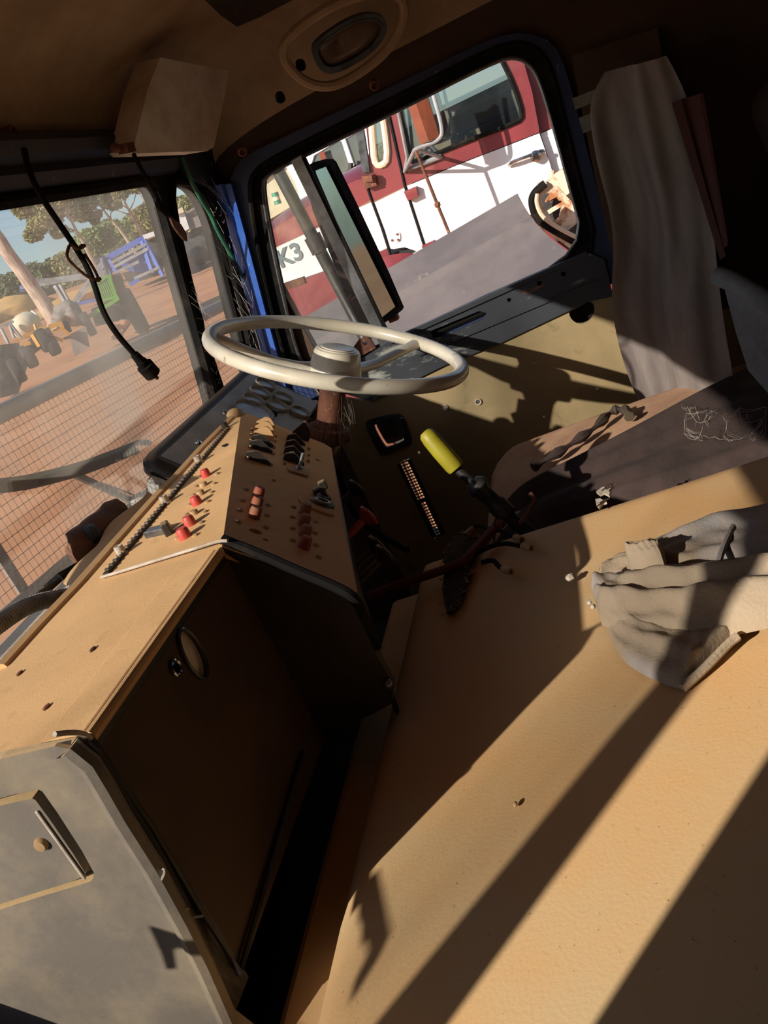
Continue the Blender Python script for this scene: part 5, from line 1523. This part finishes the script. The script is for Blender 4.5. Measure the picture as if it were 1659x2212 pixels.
for a, b in [(858, 506), (847, 519), (860, 518)]:
    bm = NB(); lathe(bm, [(.008, 0), (.008, .006), (0, .007)], TX(a, b, -.008), (-1, 0, 0), 8); obj('rivet', bm, M['orange_rust'], pb)
cu_ = bpy.data.curves.new('k3', 'FONT'); cu_.body = 'K3'; cu_.size = .165; cu_.extrude = .002; cu_.offset = .004; cu_.space_character = 1.05
tmp = bpy.data.objects.new('k3tmp', cu_); COL.objects.link(tmp)
bpy.context.view_layer.update()
me = bpy.data.meshes.new_from_object(tmp.evaluated_get(bpy.context.evaluated_depsgraph_get()))
bpy.data.objects.remove(tmp)
bm = NB(); bm.from_mesh(me); kp = TX(606, 579, -.006)
ud = (TX(637, 565, -.006) - kp).normalized()
rm = Matrix((ud, Vector((0, 0, 1)), Vector((-1, 0, 0)))).transposed().to_4x4()
bmesh.ops.transform(bm, matrix=Matrix.Translation(kp) @ rm, verts=bm.verts)
obj('lettering', bm, M['k3_grey'], rt, label='grey letters reading K3')
# door mirror on its tube bracket
mo = -.42
bm = NB(); tube(bm, chaikin([TX(925, 150, mo), TX(932, 193, mo), TX(956, 276, mo), TX(952, 302, mo), TX(906, 318, mo), TX(893, 326, mo)], 2, False), .012, 8)
tube(bm, [TX(850, 170, mo * .6), TX(858, 230, mo * .6), TX(880, 340, mo * .3), TX(874, 371, -.01)], .012, 8)
tube(bm, [TX(895, 325, mo), TX(874, 371, -.01)], .012, 8); tube(bm, [TX(898, 322, mo), TX(953, 340, -.01)], .012, 8); tube(bm, [TX(880, 366, -.02), TX(953, 338, -.02)], .016, 8)
mb = obj('mirror_bracket', bm, M['steel_grey'], rt, True)
bm = NB()
m0 = [TX(a, b, mo - .02) for a, b in [(874, 222), (893, 212), (926, 314 - 12), (910, 314)]]; m1 = [TX(893, 212, mo - .05), TX(921, 198, mo + .02), TX(950, 298, mo + .02), TX(926, 304, mo - .05)]
plate(bm, [TX(868, 190, mo), TX(884, 180, mo - .03), TX(926, 305, mo - .03), TX(908, 313, mo)], [], (.03, 0, 0)); plate(bm, [TX(884, 180, mo - .03), TX(912, 168, mo), TX(950, 297, mo), TX(926, 305, mo - .03)], [], (.03, 0, 0))
obj('mirror_back', bm, M['orange_rust'], mb)
bm = NB(); tube(bm, [TX(898, 325, mo), TX(945, 442, mo), TX(985, 540, mo), TX(1020, 630, -.05)], .010, 8); sph(bm, TX(945, 442, mo), .022, 1); obj('stay_rod', bm, M['rust'], mb, True)
bm = NB(); bar(bm, TX(786, 386, -.03), TX(808, 384, -.06), .05, .04); bar(bm, TX(788, 400, -.04), TX(812, 392, -.04), .03, .05); obj('bonnet_catch', bm, M['rust'], rt)
for yy in (1.15, ):
    wheel(rt, (RX + .22, TX(830, 620).y + .05, -1.55), .50, .28, (1, 0, 0), 'truck_white')
wheel(rt, (RX + .30, -2.2, -1.55), .52, .28, (1, 0, 0), 'truck_white')
bm = NB(); box(bm, (RX + .95, -1.6, -1.1), (.9, 3.4, .22)); obj('chassis_rail', bm, M['truck_dark'], rt)

# ---- white cab standing further behind
WX = 10.5
def VX(px, py, o=0.0): return PX(px, py, WX + o)
wv = thing('white_truck', VX(720, 360, 1) - Vector((0, 0, 2.3)), 'white cab with dark windows standing beyond the maroon bonnet', 'truck')
bm = NB(); plate(bm, [VX(a, b) for a, b in [(600, 330), (790, 235), (815, 420), (660, 480), (640, 400)]], [[VX(a, b) for a, b in [(678, 336), (732, 303), (738, 306), (757, 366), (752, 372), (700, 388), (664, 384)]], [VX(a, b) for a, b in [(745, 300), (772, 286), (790, 360), (770, 374)]]], (.06, 0, 0)); obj('cab_side', bm, M['truck_white'], wv)
bm = NB(); plate(bm, [VX(a, b, .08) for a, b in [(660, 330), (790, 270), (800, 380), (660, 400)]], [], (.01, 0, 0)); obj('side_glass', bm, G_TRUCK, wv)
bm = NB(); plate(bm, [VX(a, b, .9) for a, b in [(640, 330), (800, 260), (820, 400), (650, 420)]], [], (.05, 0, 0)); obj('cab_inside', bm, M['truck_dark'], wv)
bm = NB(); tube(bm, [VX(770, 360, -.15), VX(752, 372, -.2), VX(756, 392, -.2), VX(758, 352, -.2)], .03, 6); obj('mirror_arm', bm, M['truck_dark'], wv, True)
bm = NB(); box(bm, VX(730, 400, 1) - Vector((0, 0, 1.4)), (1.9, 2.4, 1.6), None, .05); obj('body', bm, M['truck_white'], wv)
bm = NB(); plate(bm, [VX(a, b, -.1) for a, b in [(690, 330), (700, 326), (706, 346), (697, 350)]], [], (.05, .02, 0)); obj('clearance_lamp', bm, M['orange_rust'], wv)

# ---- grey sheet panel leaning between the trucks
sp = thing('sheet_panel', (3.9, .5, -1.2), 'flat grey sheet metal panel with a pressed crease leaning outside the door', 'panel')
A, B_, C_, D_ = PX(655, 690, 4.1), PX(1119, 421, 4.5), PX(1250, 562, 3.7), PX(735, 850, 3.5)
def shf(u, v):
    p = lerp(lerp(A, B_, u), lerp(D_, C_, u), v)
    p.z += .02 * math.exp(-((v - .40) / .025) ** 2) * (1 if u < .96 else .4) + .0 * u
    p += Vector((-.02, .03, 0)) * math.sin(math.pi * v) * (u ** 6)
    return p
bm = NB(); grid(bm, shf, 40, 50, .008); obj('sheet', bm, M['sheet_grey'], sp, True)
for (a, yy) in ((4.1, .2), (4.0, 1.0), (3.65, .2), (3.6, 1.0)):
    bm = NB(); bar(bm, (a, yy, -.80 if a < 3.9 else -.62), (a, yy, -2.2), .05); obj('trestle_leg', bm, M['rust'], sp)
# ---- rusty slatted frame beyond the panel
gx = 4.75
rf = thing('rusty_grille', PX(1200, 500, gx) - Vector((0, 0, 1.6)), 'rusty whitish slatted steel frame with a black rim at the rear of the window', 'grille')
def GX(px, py, o=0.0): return PX(px, py, gx + o)
slots = [[(1168, 424), (1185, 416), (1188, 424), (1172, 438)], [(1172, 440), (1204, 425), (1214, 437), (1180, 456)], [(1184, 464), (1212, 447), (1208, 470), (1198, 478)]]
bm = NB(); plate(bm, [GX(a, b) for a, b in [(1158, 415), (1180, 398), (1205, 405), (1240, 440), (1252, 478), (1228, 497), (1195, 488), (1168, 456)]], [[GX(a, b) for a, b in s_] for s_ in slots], (.03, 0, 0)); obj('slatted_plate', bm, M['rusty_white'], rf)
bm = NB(); tube(bm, chaikin([GX(a, b, -.02) for a, b in [(1178, 396), (1152, 418), (1148, 440), (1160, 476), (1200, 500), (1262, 534), (1290, 548)]], 3, False), .020, 8); obj('black_rim', bm, M['black_rubber'], rf, True)
bm = NB(); tube(bm, chaikin([GX(a, b, -.03) for a, b in [(1160, 418), (1158, 440), (1172, 470), (1210, 496), (1264, 522)]], 3, False), .012, 8); obj('cream_bead', bm, M['mixer_cream'], rf, True)
for a, b, c_, d_, w_ in [((1172, 480), (1262, 545), -.01, -.01, .05), ((1196, 378), (1225, 420), .02, .02, .10), ((1205, 372), (1240, 425), .05, .06, .06)]:
    bm = NB(); bar(bm, GX(*a, c_), GX(*b, d_), w_, .03, (1, 0, 0)); obj('bracing_strip', bm, M['rusty_white'], rf)
bm = NB()
random.seed(77)
for i in range(14):
    p = GX(random.uniform(1190, 1215), random.uniform(372, 410), .03); bar(bm, p, p + Vector((random.uniform(-.03, .03), random.uniform(-.08, .08), random.uniform(-.06, .06))), .02, .01)
obj('rust_flake', bm, M['rusty_white'], rf, kind='stuff')
bm = NB(); plate(bm, [GX(a, b, .12) for a, b in [(1150, 420), (1240, 400), (1290, 545), (1255, 560), (1200, 520)]], [], (.02, 0, 0)); obj('backing', bm, M['scrap'], rf)
for yy in (-.2, .1):
    bm = NB(); bar(bm, (gx + .1, yy, -.5), (gx + .1, yy, -2.2), .05); obj('leg', bm, M['rust'], rf)

# ---- our own door mirror, on its pole
mn = Vector((-.55, -.835, 0)).normalized(); md = mn.dot(PX(780, 520, 2.42))
mr_ = thing('door_mirror', PP(845, 690, mn, md), 'tall black-rimmed mirror hung outside the driver door on a dark pole', 'mirror')
ro = chaikin([PP(a, b, mn, md) for a, b in [(664, 354), (716, 340), (730, 352), (874, 660), (868, 672), (816, 708), (800, 700)]], 1)
ri = [PP(a, b, mn, md) for a, b in [(680, 368), (712, 356), (862, 660), (820, 694)]]
bm = NB(); plate(bm, ro, [ri], -mn * .02); obj('rim', bm, M['black_rubber'], mr_)
bm = NB(); plate(bm, [p - mn * .008 for p in ri], [], -mn * .004); obj('mirror_glass', bm, M['mirror_glass'], mr_)
bm = NB(); plate(bm, [p - mn * .018 for p in ro], [], -mn * .03); obj('back_shell', bm, M['black_rubber'], mr_)
bm = NB(); tube(bm, [PX(600, 368, 2.50), PX(690, 540, 2.50), PX(775, 700, 2.50), PX(800, 760, 2.45)], .019, 10); lathe(bm, [(.026, 0), (.026, .05)], PX(692, 544, 2.5), PX(600, 368, 2.5) - PX(775, 700, 2.5), 10); obj('pole', bm, M['black_metal'], mr_, True)
bm = NB(); bar(bm, PX(600, 368, 2.50), (2.16, .66, .26), .02); bar(bm, PX(800, 760, 2.45), (2.15, .62, -.42), .02); obj('pole_bracket', bm, M['black_metal'], mr_)
bm = NB(); box(bm, PP(850, 686, mn, md - .02), (.03, .03, .02), None, .004); obj('clamp_lug', bm, M['rust'], mr_)

# ---- stone guard mesh and wiper in front of the screen
SGY = .95
sg = thing('stone_guard', PY(250, 800, SGY) - Vector((0, 0, .3)), 'wire mesh stone guard with grey tube rails in front of the windscreen', 'guard')
ra, rb = PY(0, 893, SGY), PY(508, 646, SGY)
zt = lambda x: ra.z + (rb.z - ra.z) * (x - ra.x) / (rb.x - ra.x)
xl, xr = .45, rb.x
la, lb = PY(40, 1305, SGY), PY(300, 1083, SGY)
zb_ = lambda x: la.z + (lb.z - la.z) * (x - la.x) / (lb.x - la.x)
bm = NB(); tube(bm, [(xl, SGY, zt(xl)), (xr, SGY, zt(xr))], .0155, 12); obj('top_rail', bm, M['pole_grey'] if 'pole_grey' in M else M['tank_grey'], sg, True)
bm = NB(); bar(bm, (xl, SGY, zb_(xl)), (xr, SGY, zb_(xr)), .004, .022); obj('bottom_rail', bm, M['tank_grey'], sg)
for a, b in [((-12, 1160), (62, 1288)),]:
    x_ = PY(25, 1230, SGY).x
    bm = NB(); bar(bm, (x_, SGY + .004, zt(x_)), (x_, SGY + .004, zb_(x_)), .022, .004, (0, 1, 0)); obj('upright', bm, M['tank_grey'], sg)
for x_ in (xl, xr - .03):
    bm = NB(); bar(bm, (x_, SGY + .004, zt(x_)), (x_, SGY + .004, zb_(x_)), .022, .004, (0, 1, 0)); obj('upright', bm, M['tank_grey'], sg)
bm = NB(); lathe(bm, [(.017, 0), (.017, .03), (0, .031)], (xr - .03, SGY, zt(xr)), (1, 0, 0), 12); bar(bm, (xr - .02, SGY, zt(xr) - .01), (xr - .02, .72, zt(xr) - .03), .02); obj('end_clamp', bm, M['rust'], sg)
bm = NB(); sp_ = .0162
x = xl
while x < xr:
    bar(bm, (x, SGY, zt(x)), (x, SGY, zb_(x)), .0010, .0010, (0, 1, 0)); x += sp_
z = -.012
k = 0
while True:
    k += 1; o_ = -k * sp_
    if zt(xl) + o_ < zb_(xl) and zt(xr) + o_ < zb_(xr): break
    bar(bm, (xl, SGY, max(zt(xl) + o_, zb_(xl))), (xr, SGY, max(zt(xr) + o_, zb_(xr))), .0010, .0010, (0, 1, 0))
obj('wire_mesh', bm, M['mesh_wire'], sg, kind='stuff')
# wiper outside the glass
wp_ = thing('wiper', WS(290, 1080, .03), 'dusty windscreen wiper with a curved blade resting on the outside of the glass', 'wiper')
wpts = chaikin([WS(a, b, .030) for a, b in [(-140, 1052), (-40, 1046), (40, 1038), (110, 1022), (170, 1006), (230, 984), (285, 962)]], 3, False)
bm = NB(); tube(bm, wpts, [.006] * len(wpts), 6); 
for v in bm.verts: pass
bl_ = obj('blade', bm, M['wiper_green'] if 'wiper_green' in M else M['black_metal'], wp_, True)
bm = NB()
def bladef(u, v):
    k = u * (len(wpts) - 1.0001); i = int(k); p = lerp(wpts[i], wpts[i + 1], k - i)
    return p + Vector((0, -.004, -.018)) * v
grid(bm, bladef, 30, 2, .004); obj('rubber', bm, M['black_rubber'], bl_)
bm = NB(); tube(bm, [WS(285, 962, .03), WS(300, 955, .03), WS(322, 957, .03)], [.006, .005, .006], 6); obj('blade_tip', bm, M['gauge_panel'], bl_, True)
bm = NB(); bar(bm, WS(160, 1024, .036), WS(288, 1084, .05), .012, .006, (0, 1, 0)); obj('arm', bm, M['gauge_panel'], wp_)
bm = NB(); tube(bm, chaikin([WS(205, 1046, .036), WS(215, 1042, .036), WS(260, 1058, .04), WS(305, 1076, .045)], 2, False), .002, 5); obj('link_rod', bm, M['gauge_panel'], wp_, True)
bm = NB(); lathe(bm, [(.012, 0), (.012, .02), (.006, .028), (0, .028)], WS(290, 1086, .04), (0, -1, .2), 12); obj('pivot', bm, M['gauge_panel'], wp_, True)
